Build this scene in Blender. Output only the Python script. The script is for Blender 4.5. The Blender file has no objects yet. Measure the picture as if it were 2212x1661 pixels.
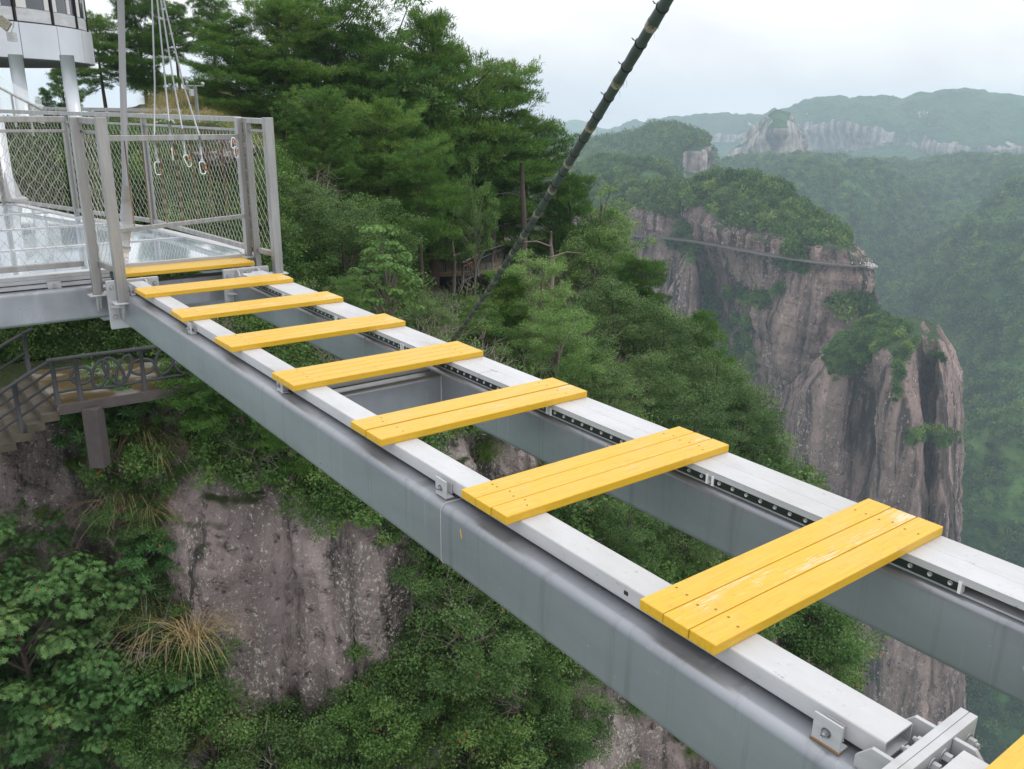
import bpy, math, random
HAZE = 2.15e-4
import numpy as np
from mathutils import Vector, Matrix
from mathutils.bvhtree import BVHTree
random.seed(7); rng = np.random.default_rng(7)
SC = bpy.context.scene; COL = SC.collection
R = math.radians

# ------------------------------------------------------------------ camera frame
CAMH = 1.3
F, YAW, PIT, ROL = 1859.73589, .647782297, .307545154, .0134132862      # focal length for a 2212 px wide frame
CX, CY = 1106, 830.5
def _rot():
    cy, sy, cp, sp = math.cos(YAW), math.sin(YAW), math.cos(PIT), math.sin(PIT)
    f = np.array([sy*cp, cy*cp, -sp]); r = np.array([cy, -sy, 0.]); u = np.cross(r, f)
    cr, sr = math.cos(ROL), math.sin(ROL)
    return r*cr+u*sr, u*cr-r*sr, f
CR, CU, CF = _rot()
CAM = np.array([0, 0, CAMH]); FH = np.array([math.sin(YAW), math.cos(YAW), 0.]); RH = np.array([math.cos(YAW), -math.sin(YAW), 0.])
def ray(x, y): return CF+(x-CX)/F*CR-(y-CY)/F*CU
def at(x, y, g):                      # g = horizontal distance ahead
    d = ray(x, y); return CAM+d*(g/(d@FH))
def oz(x, y, z):
    d = ray(x, y); return CAM+d*((z-CAMH)/d[2])
def proj(P):
    v = np.asarray(P, float)-CAM; w = v@CF; return CX+F*(v@CR)/w, CY-F*(v@CU)/w

# ------------------------------------------------------------------ materials
class NT:
    def __init__(s, nt): s.t = nt; s.n = nt.nodes; s.l = nt.links
    def node(s, typ, ins=None, **kw):
        n = s.n.new(typ)
        for k, v in kw.items(): setattr(n, k, v)
        for k, v in (ins or {}).items(): s.put(n.inputs[k], v)
        return n
    def put(s, sock, v):
        if isinstance(v, bpy.types.NodeSocket): s.l.new(v, sock)
        else:
            if isinstance(v, (tuple, list)) and sock.type == 'RGBA' and len(v) == 3: v = (*v, 1)
            sock.default_value = v
    def coord(s, scale=(1, 1, 1), loc=(0, 0, 0), rot=(0, 0, 0), out='Object'):
        tc = s.node('ShaderNodeTexCoord')
        return s.node('ShaderNodeMapping', {'Vector': tc.outputs[out], 'Scale': scale, 'Location': loc, 'Rotation': rot}).outputs[0]
    def noise(s, vec, sc=5., det=4., rough=.55, dist=0.):
        return s.node('ShaderNodeTexNoise', {'Vector': vec, 'Scale': sc, 'Detail': det, 'Roughness': rough, 'Distortion': dist}).outputs['Fac']
    def ramp(s, fac, stops, interp='LINEAR'):
        n = s.node('ShaderNodeValToRGB', {'Fac': fac}); cr = n.color_ramp; cr.interpolation = interp
        while len(cr.elements) < len(stops): cr.elements.new(.5)
        for e, (p, c) in zip(cr.elements, stops):
            e.position = p; e.color = (c, c, c, 1) if isinstance(c, (int, float)) else (*c, 1)
        return n.outputs[0]
    def mix(s, fac, a, b, blend='MIX'):
        n = s.node('ShaderNodeMix', data_type='RGBA', blend_type=blend)
        s.put(n.inputs[0], fac); s.put(n.inputs[6], a); s.put(n.inputs[7], b); return n.outputs[2]
    def math(s, op, a, b=0., clamp=False):
        n = s.node('ShaderNodeMath', operation=op, use_clamp=clamp); s.put(n.inputs[0], a); s.put(n.inputs[1], b); return n.outputs[0]
    def bump(s, h, strength=.3, dist=.02):
        return s.node('ShaderNodeBump', {'Height': h, 'Strength': strength, 'Distance': dist}).outputs[0]
def mat(name, base=(.5, .5, .5), rough=.5, metal=0., spec=.5, fn=None, **extra):
    m = bpy.data.materials.new(name); m.use_nodes = True
    t = NT(m.node_tree); b = t.n['Principled BSDF']; t.b = b; t.out = t.n['Material Output']
    b.inputs['Base Color'].default_value = (*base, 1); b.inputs['Roughness'].default_value = rough
    b.inputs['Metallic'].default_value = metal; b.inputs['Specular IOR Level'].default_value = spec
    for k, v in extra.items(): b.inputs[k.replace('_', ' ')].default_value = v
    if fn: fn(t, b)
    return m

def f_paint(base, dirt, stretch=(3, .6, 8), bump=.02, wear=None):
    def fn(t, b):
        v = t.coord(stretch); n = t.noise(v, 2., 5, .6)
        c = t.mix(t.ramp(n, [(.42, 0.), (.75, .55)]), base, dirt)
        v2 = t.coord((18, 18, 18)); n2 = t.noise(v2, 3., 6, .7)
        c = t.mix(t.ramp(n2, [(.62, 0.), (.72, .35)]), c, dirt)
        if wear:
            nw = t.noise(t.coord((26, 9, 26)), 1.3, 5, .75, 1.2); c = t.mix(t.ramp(nw, [(.695, 0.), (.71, .9)]), c, wear)
        t.put(b.inputs['Base Color'], c)
        t.put(b.inputs['Roughness'], t.ramp(n, [(.3, .3), (.7, .5)]))
        t.put(b.inputs['Normal'], t.bump(n2, .12, bump))
    return fn
M = {}
def f_rail(t, b):
    n = t.noise(t.coord((2.2, .9, 5)), 1.6, 6, .65); c = t.mix(t.ramp(n, [(.38, 0.), (.72, .8)]), (.475, .48, .505), (.345, .34, .33))
    sp = t.noise(t.coord((30, 30, 30)), 1.4, 5, .7); c = t.mix(t.ramp(sp, [(.60, 0.), (.70, .5)]), c, (.33, .31, .27))
    sc = t.noise(t.coord((70, 8, 40), (2, 5, 1)), 1., 5, .72, .6); c = t.mix(t.ramp(sc, [(.665, 0.), (.685, .8)]), c, (.16, .16, .165))
    ch = t.noise(t.coord((18, 14, 18), (7, 0, 3)), 1.2, 5, .75, .8); c = t.mix(t.ramp(ch, [(.70, 0.), (.71, .9)]), c, (.12, .12, .125))
    t.put(b.inputs['Base Color'], c); t.put(b.inputs['Roughness'], t.ramp(n, [(.3, .28), (.7, .5)])); t.put(b.inputs['Normal'], t.bump(t.math('ADD', sp, t.math('MULTIPLY', ch, -1)), .2, .003))
M['white_paint'] = mat('white_paint', fn=f_rail)
def f_beam(t, b):
    n = t.noise(t.coord((2, .5, 1.5)), 1.6, 6, .6); c = t.mix(t.ramp(n, [(.36, 0.), (.70, 1.)]), (.285, .30, .33), (.20, .212, .235))
    dr = t.noise(t.coord((9, 16, .55)), 1., 5, .62, .2); c = t.mix(t.ramp(dr, [(.56, 0.), (.72, .55)]), c, (.13, .135, .14))
    d2 = t.noise(t.coord((9, 22, .9), (3, 3, 0)), 1., 4, .6, .1); c = t.mix(t.ramp(d2, [(.60, 0.), (.72, .4)]), c, (.42, .43, .45))
    sp = t.noise(t.coord((24, 24, 24)), 1.3, 6, .75); c = t.mix(t.ramp(sp, [(.64, 0.), (.70, .6)]), c, (.45, .45, .46))
    ru = t.noise(t.coord((7, 5, 3), (1, 9, 4)), 1.3, 6, .8, .5); c = t.mix(t.ramp(ru, [(.715, 0.), (.74, .8)]), c, (.22, .12, .06))
    t.put(b.inputs['Base Color'], c); t.put(b.inputs['Roughness'], t.ramp(n, [(.3, .26), (.7, .42)])); t.put(b.inputs['Normal'], t.bump(t.math('ADD', n, t.math('MULTIPLY', sp, .15)), .25, .006))
M['beam_paint'] = mat('grey_beam_paint', spec=.7, fn=f_beam)
M['beam_paint'].node_tree.nodes['Principled BSDF'].inputs['Metallic'].default_value = .45
M['bracket'] = mat('bracket_paint', fn=f_paint((.42, .43, .45), (.24, .21, .18), bump=.004))
def f_steel(t, b):
    n = t.noise(t.coord((6, 6, .8)), 3, 5, .6)
    t.put(b.inputs['Base Color'], t.mix(t.ramp(n, [(.35, 0.), (.75, 1.)]), (.37, .366, .362), (.26, .248, .235)))
    t.put(b.inputs['Roughness'], t.ramp(n, [(.3, .32), (.7, .5)]))
M['steel'] = mat('stainless_steel', metal=.75, fn=f_steel)
M['wire'] = mat('wire', (.50, .48, .43), .45, .5)
M['rod'] = mat('dull_grey_rod', (.20, .205, .21), .5, .2)
M['galv'] = mat('galvanised', (.34, .35, .37), .45, .7)
def f_rust(t, b):
    n = t.noise(t.coord((20, 20, 20)), 3, 4)
    t.put(b.inputs['Base Color'], t.mix(t.ramp(n, [(.4, 0.), (.65, 1.)]), (.15, .125, .105), (.20, .11, .06)))
M['rust'] = mat('rusty_steel', rough=.8, fn=f_rust)
M['seam'] = mat('seam_dark', (.16, .165, .17), .7)
M['weld'] = mat('weld_paint', (.33, .335, .34), .5)
M['black'] = mat('black_plastic', (.012, .014, .014), .35)
M['led'] = mat('led_lens', (.38, .40, .40), .25)
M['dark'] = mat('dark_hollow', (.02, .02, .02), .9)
M['orange'] = mat('orange_sleeve', (.62, .16, .015), .4)
M['white_metal'] = mat('white_metal', (.75, .75, .76), .35)
M['chrome'] = mat('chrome', (.8, .8, .82), .18, 1.)
def f_wood(t, b):
    gr = t.coord((2.2, 46, 30)); n = t.noise(gr, 2.4, 6, .62, .3)
    base = t.mix(t.ramp(n, [(.3, 0.), (.7, 1.)]), (.66, .39, .012), (.56, .315, .008))
    att = t.node('ShaderNodeAttribute', attribute_name='wear')
    chips = t.noise(t.coord((9, 150, 40)), 1.2, 7, .72, .4); blot = t.noise(t.coord((2.0, 7, 3)), 1.3, 3, .5)
    geo = t.node('ShaderNodeNewGeometry'); up = t.node('ShaderNodeSeparateXYZ', {'Vector': geo.outputs['Normal']}).outputs[2]
    f = t.math('ADD', chips, t.math('MULTIPLY', blot, .55)); f = t.math('ADD', f, t.math('MULTIPLY', att.outputs['Fac'], .26))
    f = t.math('MULTIPLY', t.ramp(f, [(.985, 0.), (1.03, .85)]), t.math('GREATER_THAN', up, .6))
    c = t.mix(f, base, (.60, .52, .36))
    fd = t.noise(t.coord((2.5, 5, 5), (4, 1, 0)), 1.2, 4, .6, .5); c = t.mix(t.math('MULTIPLY', t.ramp(fd, [(.48, 0.), (.66, .34)]), t.math('GREATER_THAN', up, .6)), c, (.52, .36, .10))
    ck = t.noise(t.coord((5, 210, 40), (3, 1, 0)), 1.1, 5, .7, .2)
    c = t.mix(t.math('MULTIPLY', t.ramp(ck, [(.635, 0.), (.66, .9)]), t.math('GREATER_THAN', up, .6)), c, (.20, .115, .02))
    gm = t.noise(t.coord((14, 14, 60)), 2., 5, .7)
    c = t.mix(t.ramp(gm, [(.54, 0.), (.75, .34)]), c, (.26, .16, .03))
    t.put(b.inputs['Base Color'], c)
    t.put(b.inputs['Roughness'], t.ramp(n, [(.3, .36), (.7, .52)]))
    t.put(b.inputs['Normal'], t.bump(t.math('ADD', n, t.math('MULTIPLY', f, -.5)), .35, .0016))
M['yellow'] = mat('yellow_painted_wood', spec=.6, fn=f_wood, Coat_Weight=.12, Coat_Roughness=.25)
M['screw'] = mat('screw_head', (.30, .17, .03), .6, .3)
M['rust_drip'] = mat('rust_stain', (.24, .13, .06), .8)
M['yellow_drip'] = mat('yellow_drip', (.72, .45, .03), .5)
M['glass_floor'] = mat('glass_floor', (.34, .41, .46), .06, 0, .9, Coat_Weight=.6, fn=lambda t, b: t.put(b.inputs['Base Color'],
    t.mix(t.ramp(t.noise(t.coord((1.5, 1.5, 1)), 1.5, 4), [(.35, 0.), (.7, 1.)]), (.30, .37, .43), (.42, .49, .54))))
def f_glass(t, b):
    b.inputs['Transmission Weight'].default_value = .0
M['window'] = mat('window_glass', (.05, .055, .07), .04, 0, 1.)
M['clear'] = mat('clear_glass', (.85, .9, .9), .02, 0, .6, Alpha=.25)
M['curtain'] = mat('pale_curtain', (.55, .53, .52), .8)
M['panel'] = mat('silver_cladding', (.62, .63, .67), .32, .25, fn=lambda t, b: t.put(b.inputs['Base Color'],
    t.mix(t.ramp(t.noise(t.coord((.6, .6, .6)), 1.4, 3), [(.3, 0.), (.7, 1.)]), (.50, .51, .56), (.58, .59, .63))))
M['pillar'] = mat('silver_column', (.5, .52, .56), .3, .3)
M['tar'] = mat('black_sealant', (.01, .01, .01), .7)
M['sleeve'] = mat('grey_green_sleeve', (.045, .06, .058), .45, fn=lambda t, b: t.put(b.inputs['Base Color'],
    t.mix(t.noise(t.coord((4, 4, 4)), 3, 5, .7), (.035, .05, .048), (.09, .11, .10))))
M['tape'] = mat('weathered_tape', (.42, .38, .26), .55, fn=lambda t, b: t.put(b.inputs['Base Color'],
    t.mix(t.ramp(t.noise(t.coord((25, 25, 25)), 2, 5, .7), [(.4, 0.), (.6, 1.)]), (.34, .31, .22), (.10, .095, .07))))
M['tie'] = mat('dark_tie', (.035, .018, .014), .6)
M['concrete'] = mat('weathered_concrete', fn=lambda t, b: (t.put(b.inputs['Base Color'], t.mix(t.ramp(t.noise(t.coord((1.2, 1.2, 1.2)), 2, 6, .7), [(.35, 0.), (.65, 1.)]), (.034, .027, .018), (.075, .062, .044))),
    t.put(b.inputs['Roughness'], .85)))
M['deck'] = mat('wet_deck', fn=lambda t, b: (t.put(b.inputs['Base Color'], t.mix(t.ramp(t.noise(t.coord((.7, .7, 1)), 1.6, 6, .6, .5), [(.50, 0.), (.56, 1.)]), (.085, .060, .030), (.16, .15, .13))),
    t.put(b.inputs['Roughness'], t.ramp(t.noise(t.coord((.7, .7, 1)), 1.6, 3), [(.45, .3), (.6, .7)]))))
M['mauve_conc'] = mat('mauve_concrete', (.12, .09, .09), .85, fn=lambda t, b: t.put(b.inputs['Base Color'],
    t.mix(t.noise(t.coord((3, 3, 3)), 2, 6, .7), (.035, .028, .028), (.09, .072, .072))))
M['root_rail'] = mat('branch_shaped_rail', (.045, .047, .052), .75, fn=lambda t, b: (t.put(b.inputs['Base Color'],
    t.mix(t.noise(t.coord((9, 9, 9)), 2, 6, .7), (.016, .017, .019), (.048, .051, .056))), t.put(b.inputs['Normal'], t.bump(t.noise(t.coord((30, 30, 30)), 2, 4), .5, .02))))
M['far_rail'] = mat('pale_branch_rail', (.10, .098, .095), .8)
M['blue_rail'] = mat('slate_blue_rail', (.05, .065, .09), .5)
M['tan_wall'] = mat('tan_wall', (.24, .17, .10), .8)
M['bark'] = mat('bark', (.06, .045, .035), .9, fn=lambda t, b: t.put(b.inputs['Base Color'],
    t.mix(t.noise(t.coord((9, 9, 2)), 3, 5, .7), (.03, .022, .018), (.12, .09, .075))))
M['pale_bark'] = mat('pale_bark', (.16, .13, .11), .9)
M['pale_slab'] = mat('pale_slab', (.30, .29, .27), .7)
M['path_plank'] = mat('path_plank', (.085, .078, .072), .85)
M['twig'] = mat('dead_twig', (.22, .19, .16), .9)
M['skin'] = mat('skin', (.45, .28, .2), .6); M['red_cloth'] = mat('red_cloth', (.45, .012, .02), .7)
M['dark_cloth'] = mat('dark_cloth', (.02, .02, .03), .8); M['white_cloth'] = mat('white_cloth', (.6, .6, .62), .8); M['hair'] = mat('hair', (.01, .008, .007), .6)
M['turf'] = mat('turf', (.10, .22, .08), .9)

def leafmat(name, cols, rough=.5, trans=.25, red=0., ow=.4):
    def fn(t, b):
        a = t.node('ShaderNodeAttribute', attribute_name='tint').outputs['Fac']
        oi = t.node('ShaderNodeObjectInfo').outputs['Random']
        k = t.math('ADD', t.math('MULTIPLY', a, 1-ow), t.math('MULTIPLY', oi, ow))
        c = t.ramp(k, [(i/(len(cols)-1)*.94+.03, q) for i, q in enumerate(cols)])
        if red: c = t.mix(t.math('GREATER_THAN', a, .995), c, (.38, .06, .02))
        t.put(b.inputs['Base Color'], c)
        tr = t.node('ShaderNodeBsdfTranslucent', {'Color': t.mix(.5, c, (.16, .24, .03))})
        mx = t.node('ShaderNodeMixShader', {0: trans}); t.l.new(b.outputs[0], mx.inputs[1]); t.l.new(tr.outputs[0], mx.inputs[2])
        t.l.new(mx.outputs[0], t.out.inputs['Surface'])
    return mat(name, rough=rough, spec=.18, fn=fn)
M['pine'] = leafmat('pine_needles', [(.026, .070, .016), (.056, .140, .026), (.100, .205, .040), (.18, .27, .06)], .6)
M['dark_leaf'] = leafmat('dark_leaves', [(.026, .062, .018), (.060, .120, .034), (.110, .185, .058), (.20, .27, .10)], .38, .2, red=1)
M['mid_leaf'] = leafmat('mid_leaves', [(.036, .088, .022), (.068, .145, .036), (.115, .205, .052), (.19, .27, .08)], .4, .25, red=1)
M['light_leaf'] = leafmat('light_leaves', [(.08, .16, .05), (.13, .24, .065), (.19, .31, .095), (.28, .38, .13)], .45, .3)
M['big_leaf'] = leafmat('broad_leaves', [(.026, .072, .020), (.052, .130, .038), (.09, .18, .056), (.15, .24, .08)], .32, .2, red=1)
M['grass'] = leafmat('grass_blades', [(.06, .11, .02), (.10, .17, .03), (.15, .21, .05), (.22, .24, .08)], .5, .3)
M['straw'] = leafmat('dry_straw', [(.20, .14, .06), (.32, .23, .11), (.44, .33, .18), (.55, .44, .26)], .6, .2)
M['far_leaf'] = leafmat('far_foliage', [(.014, .042, .014), (.045, .110, .030), (.10, .19, .045), (.24, .30, .06)], .7, .1, ow=.62)

def f_rock(a, b_, streak, lichen, moss, sc=1., soil=True, vs=.16, lt=.765, lm=1., mo=.62, pv=(.5, .12)):
    def fn(t, b):
        v = t.coord((sc, sc, sc*vs)); n1 = t.noise(v, .9, 7, .62, .25)
        c = t.mix(t.ramp(n1, [(.34, 0.), (.66, 1.)]), a, b_)
        n2 = t.noise(t.coord((sc*1.1, sc*1.1, sc*.09), (7, 3, 1)), 1.6, 6, .6, .15)
        c = t.mix(t.ramp(n2, [(.52, 0.), (.60, .85)]), c, streak)
        n3 = t.noise(t.coord((sc*pv[0], sc*pv[0], sc*pv[1]), (2, 9, 4)), 1.3, 5, .6)
        c = t.mix(t.ramp(n3, [(.53, 0.), (.66, .65)]), c, tuple(min(1, x*1.45) for x in b_))
        nl = t.noise(t.coord((sc*7*lm, sc*7*lm, sc*5*lm)), 1.1, 5, .72); nm = t.noise(t.coord((sc*.8, sc*.8, sc*.3), (5, 5, 0)), 1.3, 4)
        lf = t.ramp(t.math('ADD', nl, t.math('MULTIPLY', nm, .35)), [(lt, 0.), (lt+.035, .85)])
        c = t.mix(lf, c, lichen)
        nd = t.noise(t.coord((sc*6, sc*6, sc*6), (4, 4, 4)), 1.0, 5, .7)
        c = t.mix(t.ramp(nd, [(.57, 0.), (.66, .85)]), c, tuple(x*.35 for x in a))
        geo = t.node('ShaderNodeNewGeometry'); up = t.node('ShaderNodeSeparateXYZ', {'Vector': geo.outputs['Normal']}).outputs[2]
        mf = t.ramp(t.math('ADD', up, t.math('MULTIPLY', t.noise(t.coord((sc*2, sc*2, sc*2)), 1, 5), .4)), [(mo, 0.), (mo+.18, 1.)])
        ns = t.noise(t.coord((sc*.42, sc*.42, sc*.035), (1, 8, 2)), 1.5, 5, .62, .2)
        c = t.mix(t.ramp(ns, [(.54, 0.), (.61, .8)]), c, streak)
        c = t.mix(mf, c, moss)
        t.put(b.inputs['Base Color'], c); b.inputs['Roughness'].default_value = .85; b.inputs['Specular IOR Level'].default_value = .25
        h = t.math('ADD', t.math('MULTIPLY', n2, -1.), t.math('MULTIPLY', nd, -.6)); h = t.math('ADD', h, n1)
        t.put(b.inputs['Normal'], t.bump(h, 1., .36/sc))
    return fn
M['near_rock'] = mat('near_rock', fn=f_rock((.135, .108, .105), (.38, .31, .30), (.030, .027, .026), (.60, .59, .48), (.045, .062, .020), .60, vs=.22, lt=.757, lm=2.6, mo=.80, pv=(1.5, .10)))
M['cliff_rock'] = mat('cliff_rock', fn=f_rock((.125, .092, .086), (.36, .262, .238), (.026, .022, .022), (.52, .43, .39), (.04, .08, .025), .085, vs=.20, mo=.84, pv=(.8, .10)))
M['far_rock'] = mat('far_rock', fn=f_rock((.16, .13, .12), (.38, .31, .28), (.04, .06, .03), (.45, .38, .34), (.035, .07, .026), .022, vs=.3))
def f_forest(t, b):
    v = t.coord((1, 1, 1)); w = t.node('ShaderNodeTexVoronoi', {'Vector': v, 'Scale': .11, 'Randomness': 1.}); d = w.outputs['Distance']
    n = t.noise(v, .012, 5, .6); n2 = t.noise(v, .2, 5, .7)
    c = t.ramp(t.math('ADD', t.math('MULTIPLY', n, .6), t.math('MULTIPLY', n2, .4)), [(.35, (.022, .060, .020)), (.5, (.050, .115, .034)), (.65, (.12, .19, .05))])
    t.put(b.inputs['Base Color'], c)
    t.put(b.inputs['Normal'], t.bump(t.math('MULTIPLY', d, -1.), 1., 3.)); b.inputs['Roughness'].default_value = .9
M['forest'] = mat('forest_floor', fn=f_forest, spec=.1)
def f_farmount(t, b):
    f_forest(t, b); fc = t.mix(.55, b.inputs['Base Color'].links[0].from_socket, (.018, .045, .026))
    geo = t.node('ShaderNodeNewGeometry'); up = t.node('ShaderNodeSeparateXYZ', {'Vector': geo.outputs['Normal']}).outputs[2]
    nz = t.noise(t.coord((.012, .012, .004)), 1., 6, .65); st = t.noise(t.coord((.05, .05, .008)), 1., 5, .6)
    rk = t.ramp(st, [(.38, (.08, .08, .08)), (.50, (.26, .22, .21)), (.62, (.44, .385, .36))])
    f = t.ramp(t.math('ADD', t.math('MULTIPLY', up, -1.), nz), [(-.10+.06, 0.), (.06, 1.)])
    t.put(b.inputs['Base Color'], t.mix(f, fc, rk))
M['mountain'] = mat('mountain_side', fn=f_farmount, spec=.1)

# ------------------------------------------------------------------ object helpers
def props(o, label=None, cat=None, group=None, kind=None):
    for k, v in (('label', label), ('category', cat), ('group', group), ('kind', kind)):
        if v: o[k] = v
    return o
def thing(name, label, cat, loc=(0, 0, 0), rotz=0., group=None):
    o = bpy.data.objects.new(name, None); COL.objects.link(o); o.location = loc; o.rotation_euler = (0, 0, rotz); o.empty_display_size = .1
    return props(o, label, cat, group)
class MB:
    def __init__(s): s.v = []; s.f = []; s.mi = []; s.sm = []; s.m = 0; s.smooth = False
    def add(s, vs, fs, m=None, smooth=None):
        o = len(s.v); s.v.extend([tuple(map(float, p)) for p in vs]); s.f.extend([tuple(i+o for i in f) for f in fs])
        s.mi.extend([s.m if m is None else m]*len(fs)); s.sm.extend([s.smooth if smooth is None else smooth]*len(fs)); return s
    def box(s, c, d, rz=0., m=None, R3=None):
        c = Vector(c); h = [x/2 for x in d]; mt = (R3 or Matrix.Rotation(rz, 3, 'Z'))
        vs = [c+mt@Vector((sx*h[0], sy*h[1], sz*h[2])) for sx in (-1, 1) for sy in (-1, 1) for sz in (-1, 1)]
        return s.add(vs, [(0, 1, 3, 2), (4, 6, 7, 5), (0, 4, 5, 1), (2, 3, 7, 6), (0, 2, 6, 4), (1, 5, 7, 3)], m, False)
    def bar(s, a, b, w, h, m=None, up=(0, 0, 1)):       # rectangular bar from a to b
        a = Vector(a); b = Vector(b); d = b-a; L = d.length; d.normalize(); u = Vector(up)
        if abs(d.dot(u)) > .98: u = Vector((0, 1, 0))
        sd = d.cross(u).normalized(); u = sd.cross(d)
        R3 = Matrix((sd, d, u)).transposed()
        return s.box((a+b)/2, (w, L, h), m=m, R3=R3)
    def tube(s, pts, r, n=8, m=None, caps=True, smooth=True):
        pts = [Vector(p) for p in pts]; K = len(pts); rs = r if isinstance(r, (list, tuple)) else [r]*K
        vs = []; ref = None
        for i, p in enumerate(pts):
            d = (pts[min(i+1, K-1)]-pts[max(i-1, 0)]).normalized()
            if ref is None: ref = Vector((0, 0, 1)) if abs(d.z) < .9 else Vector((1, 0, 0))
            a = d.cross(ref).normalized(); ref2 = a.cross(d); ref = ref2
            for k in range(n):
                t = 2*math.pi*k/n; vs.append(p+(a*math.cos(t)+ref2*math.sin(t))*rs[i])
        fs = [(i*n+k, i*n+(k+1) % n, (i+1)*n+(k+1) % n, (i+1)*n+k) for i in range(K-1) for k in range(n)]
        s.add(vs, fs+([tuple(range(n)), tuple(range(len(vs)-1, len(vs)-n-1, -1))] if caps else []), m, smooth)
        return s
    def prism(s, poly, z0, z1, m=None):
        n = len(poly); vs = [(x, y, z0) for x, y in poly]+[(x, y, z1) for x, y in poly]
        return s.add(vs, [tuple(range(n-1, -1, -1)), tuple(range(n, 2*n))]+[(i, (i+1) % n, n+(i+1) % n, n+i) for i in range(n)], m, False)
    def plate(s, poly3, thick, m=None):                 # flat polygon in 3D, extruded along its normal
        p = [Vector(q) for q in poly3]; nn = (p[1]-p[0]).cross(p[2]-p[1]).normalized()*thick/2; n = len(p)
        vs = [q-nn for q in p]+[q+nn for q in p]
        return s.add(vs, [tuple(range(n-1, -1, -1)), tuple(range(n, 2*n))]+[(i, (i+1) % n, n+(i+1) % n, n+i) for i in range(n)], m, False)
    def ball(s, c, r, n=10, m=None, sc=(1, 1, 1)):
        vs = []; c = Vector(c)
        for i in range(n+1):
            a = math.pi*i/n
            for k in range(n*2):
                b = math.pi*k/n; vs.append(c+Vector((math.sin(a)*math.cos(b)*sc[0], math.sin(a)*math.sin(b)*sc[1], math.cos(a)*sc[2]))*r)
        N = n*2
        return s.add(vs, [(i*N+k, i*N+(k+1) % N, (i+1)*N+(k+1) % N, (i+1)*N+k) for i in range(n) for k in range(N)], m, True)
    def each(s, name, mats, parent=None, bevel=0.):      # every separate piece becomes an object of its own
        par = list(range(len(s.v)))
        def fd(i):
            while par[i] != i: par[i] = par[par[i]]; i = par[i]
            return i
        for f in s.f:
            for i in f[1:]: par[fd(i)] = fd(f[0])
        gr = {}
        for k, f in enumerate(s.f): gr.setdefault(fd(f[0]), []).append(k)
        out = []
        for ks in gr.values():
            ids = sorted({i for k in ks for i in s.f[k]}); mp = {i: j for j, i in enumerate(ids)}; m = MB()
            m.v = [s.v[i] for i in ids]; m.f = [tuple(mp[i] for i in s.f[k]) for k in ks]; m.mi = [s.mi[k] for k in ks]; m.sm = [s.sm[k] for k in ks]
            out.append(m.build(name, mats, parent, bevel))
        return out
    def build(s, name, mats, parent=None, bevel=0., origin=None):
        me = bpy.data.meshes.new(name)
        vs = s.v
        if origin is not None: vs = [(x-origin[0], y-origin[1], z-origin[2]) for x, y, z in vs]
        me.from_pydata(vs, [], s.f)
        if not isinstance(mats, (list, tuple)): mats = [mats]
        for q in mats: me.materials.append(q)
        me.polygons.foreach_set('material_index', s.mi); me.polygons.foreach_set('use_smooth', s.sm); me.update()
        o = bpy.data.objects.new(name, me); COL.objects.link(o)
        if origin is not None: o.location = origin
        if parent: o.parent = parent; o.location = (0, 0, 0) if origin is None else origin
        if bevel:
            b = o.modifiers.new('edge', 'BEVEL'); b.width = bevel; b.segments = 2; b.limit_method = 'ANGLE'; b.angle_limit = R(40)
        return o
def local(parent_loc, *pts): return [tuple(np.array(p, float)-np.array(parent_loc, float)) for p in pts]
def npmesh(name, V, Fq, mats, tint=None, smooth=False, parent=None, mi=None):
    me = bpy.data.meshes.new(name); V = np.ascontiguousarray(V, dtype=np.float32); Fq = np.ascontiguousarray(Fq, dtype=np.int32)
    n, k = Fq.shape
    me.vertices.add(len(V)); me.vertices.foreach_set('co', V.ravel()); me.loops.add(n*k); me.loops.foreach_set('vertex_index', Fq.ravel())
    me.polygons.add(n); me.polygons.foreach_set('loop_start', np.arange(0, n*k, k, dtype=np.int32))
    me.polygons.foreach_set('use_smooth', np.full(n, smooth))
    for q in (mats if isinstance(mats, list) else [mats]): me.materials.append(q)
    if mi is not None: me.polygons.foreach_set('material_index', np.asarray(mi, dtype=np.int32))
    me.update(calc_edges=True)
    if tint is not None:
        at_ = me.attributes.new('tint', 'FLOAT', 'FACE'); at_.data.foreach_set('value', np.asarray(tint, dtype=np.float32))
    return me
def link(name, me, parent=None, loc=(0, 0, 0), rot=(0, 0, 0), sc=(1, 1, 1)):
    o = bpy.data.objects.new(name, me); COL.objects.link(o); o.location = loc; o.rotation_euler = rot; o.scale = sc
    if parent: o.parent = parent
    return o

# ------------------------------------------------------------------ vector noise
_perm = rng.permutation(4096); _grad = rng.normal(size=(4096, 3)); _grad /= np.linalg.norm(_grad, axis=1)[:, None]
def pn(P):
    P = np.asarray(P, float); I = np.floor(P).astype(int); f = P-I; u = f*f*f*(f*(f*6-15)+10); out = 0
    for dx in (0, 1):
        for dy in (0, 1):
            for dz in (0, 1):
                h = _perm[(_perm[(_perm[(I[..., 0]+dx) & 4095]+I[..., 1]+dy) & 4095]+I[..., 2]+dz) & 4095]
                g = _grad[h]; d = f-np.array([dx, dy, dz])
                w = (u[..., 0] if dx else 1-u[..., 0])*(u[..., 1] if dy else 1-u[..., 1])*(u[..., 2] if dz else 1-u[..., 2])
                out = out+w*(g*d).sum(-1)
    return out*1.5
def fbm(P, octv=5, gain=.5, lac=2.03):
    a = 1.; s = 0; P = np.asarray(P, float)
    for _ in range(octv): s = s+a*pn(P); P = P*lac+17.3; a *= gain
    return s
def ridged(P, octv=4): 
    a = 1.; s = 0; P = np.asarray(P, float)
    for _ in range(octv): s = s+a*(1-2*np.abs(pn(P))); P = P*2.1+9.1; a *= .5
    return s
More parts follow.
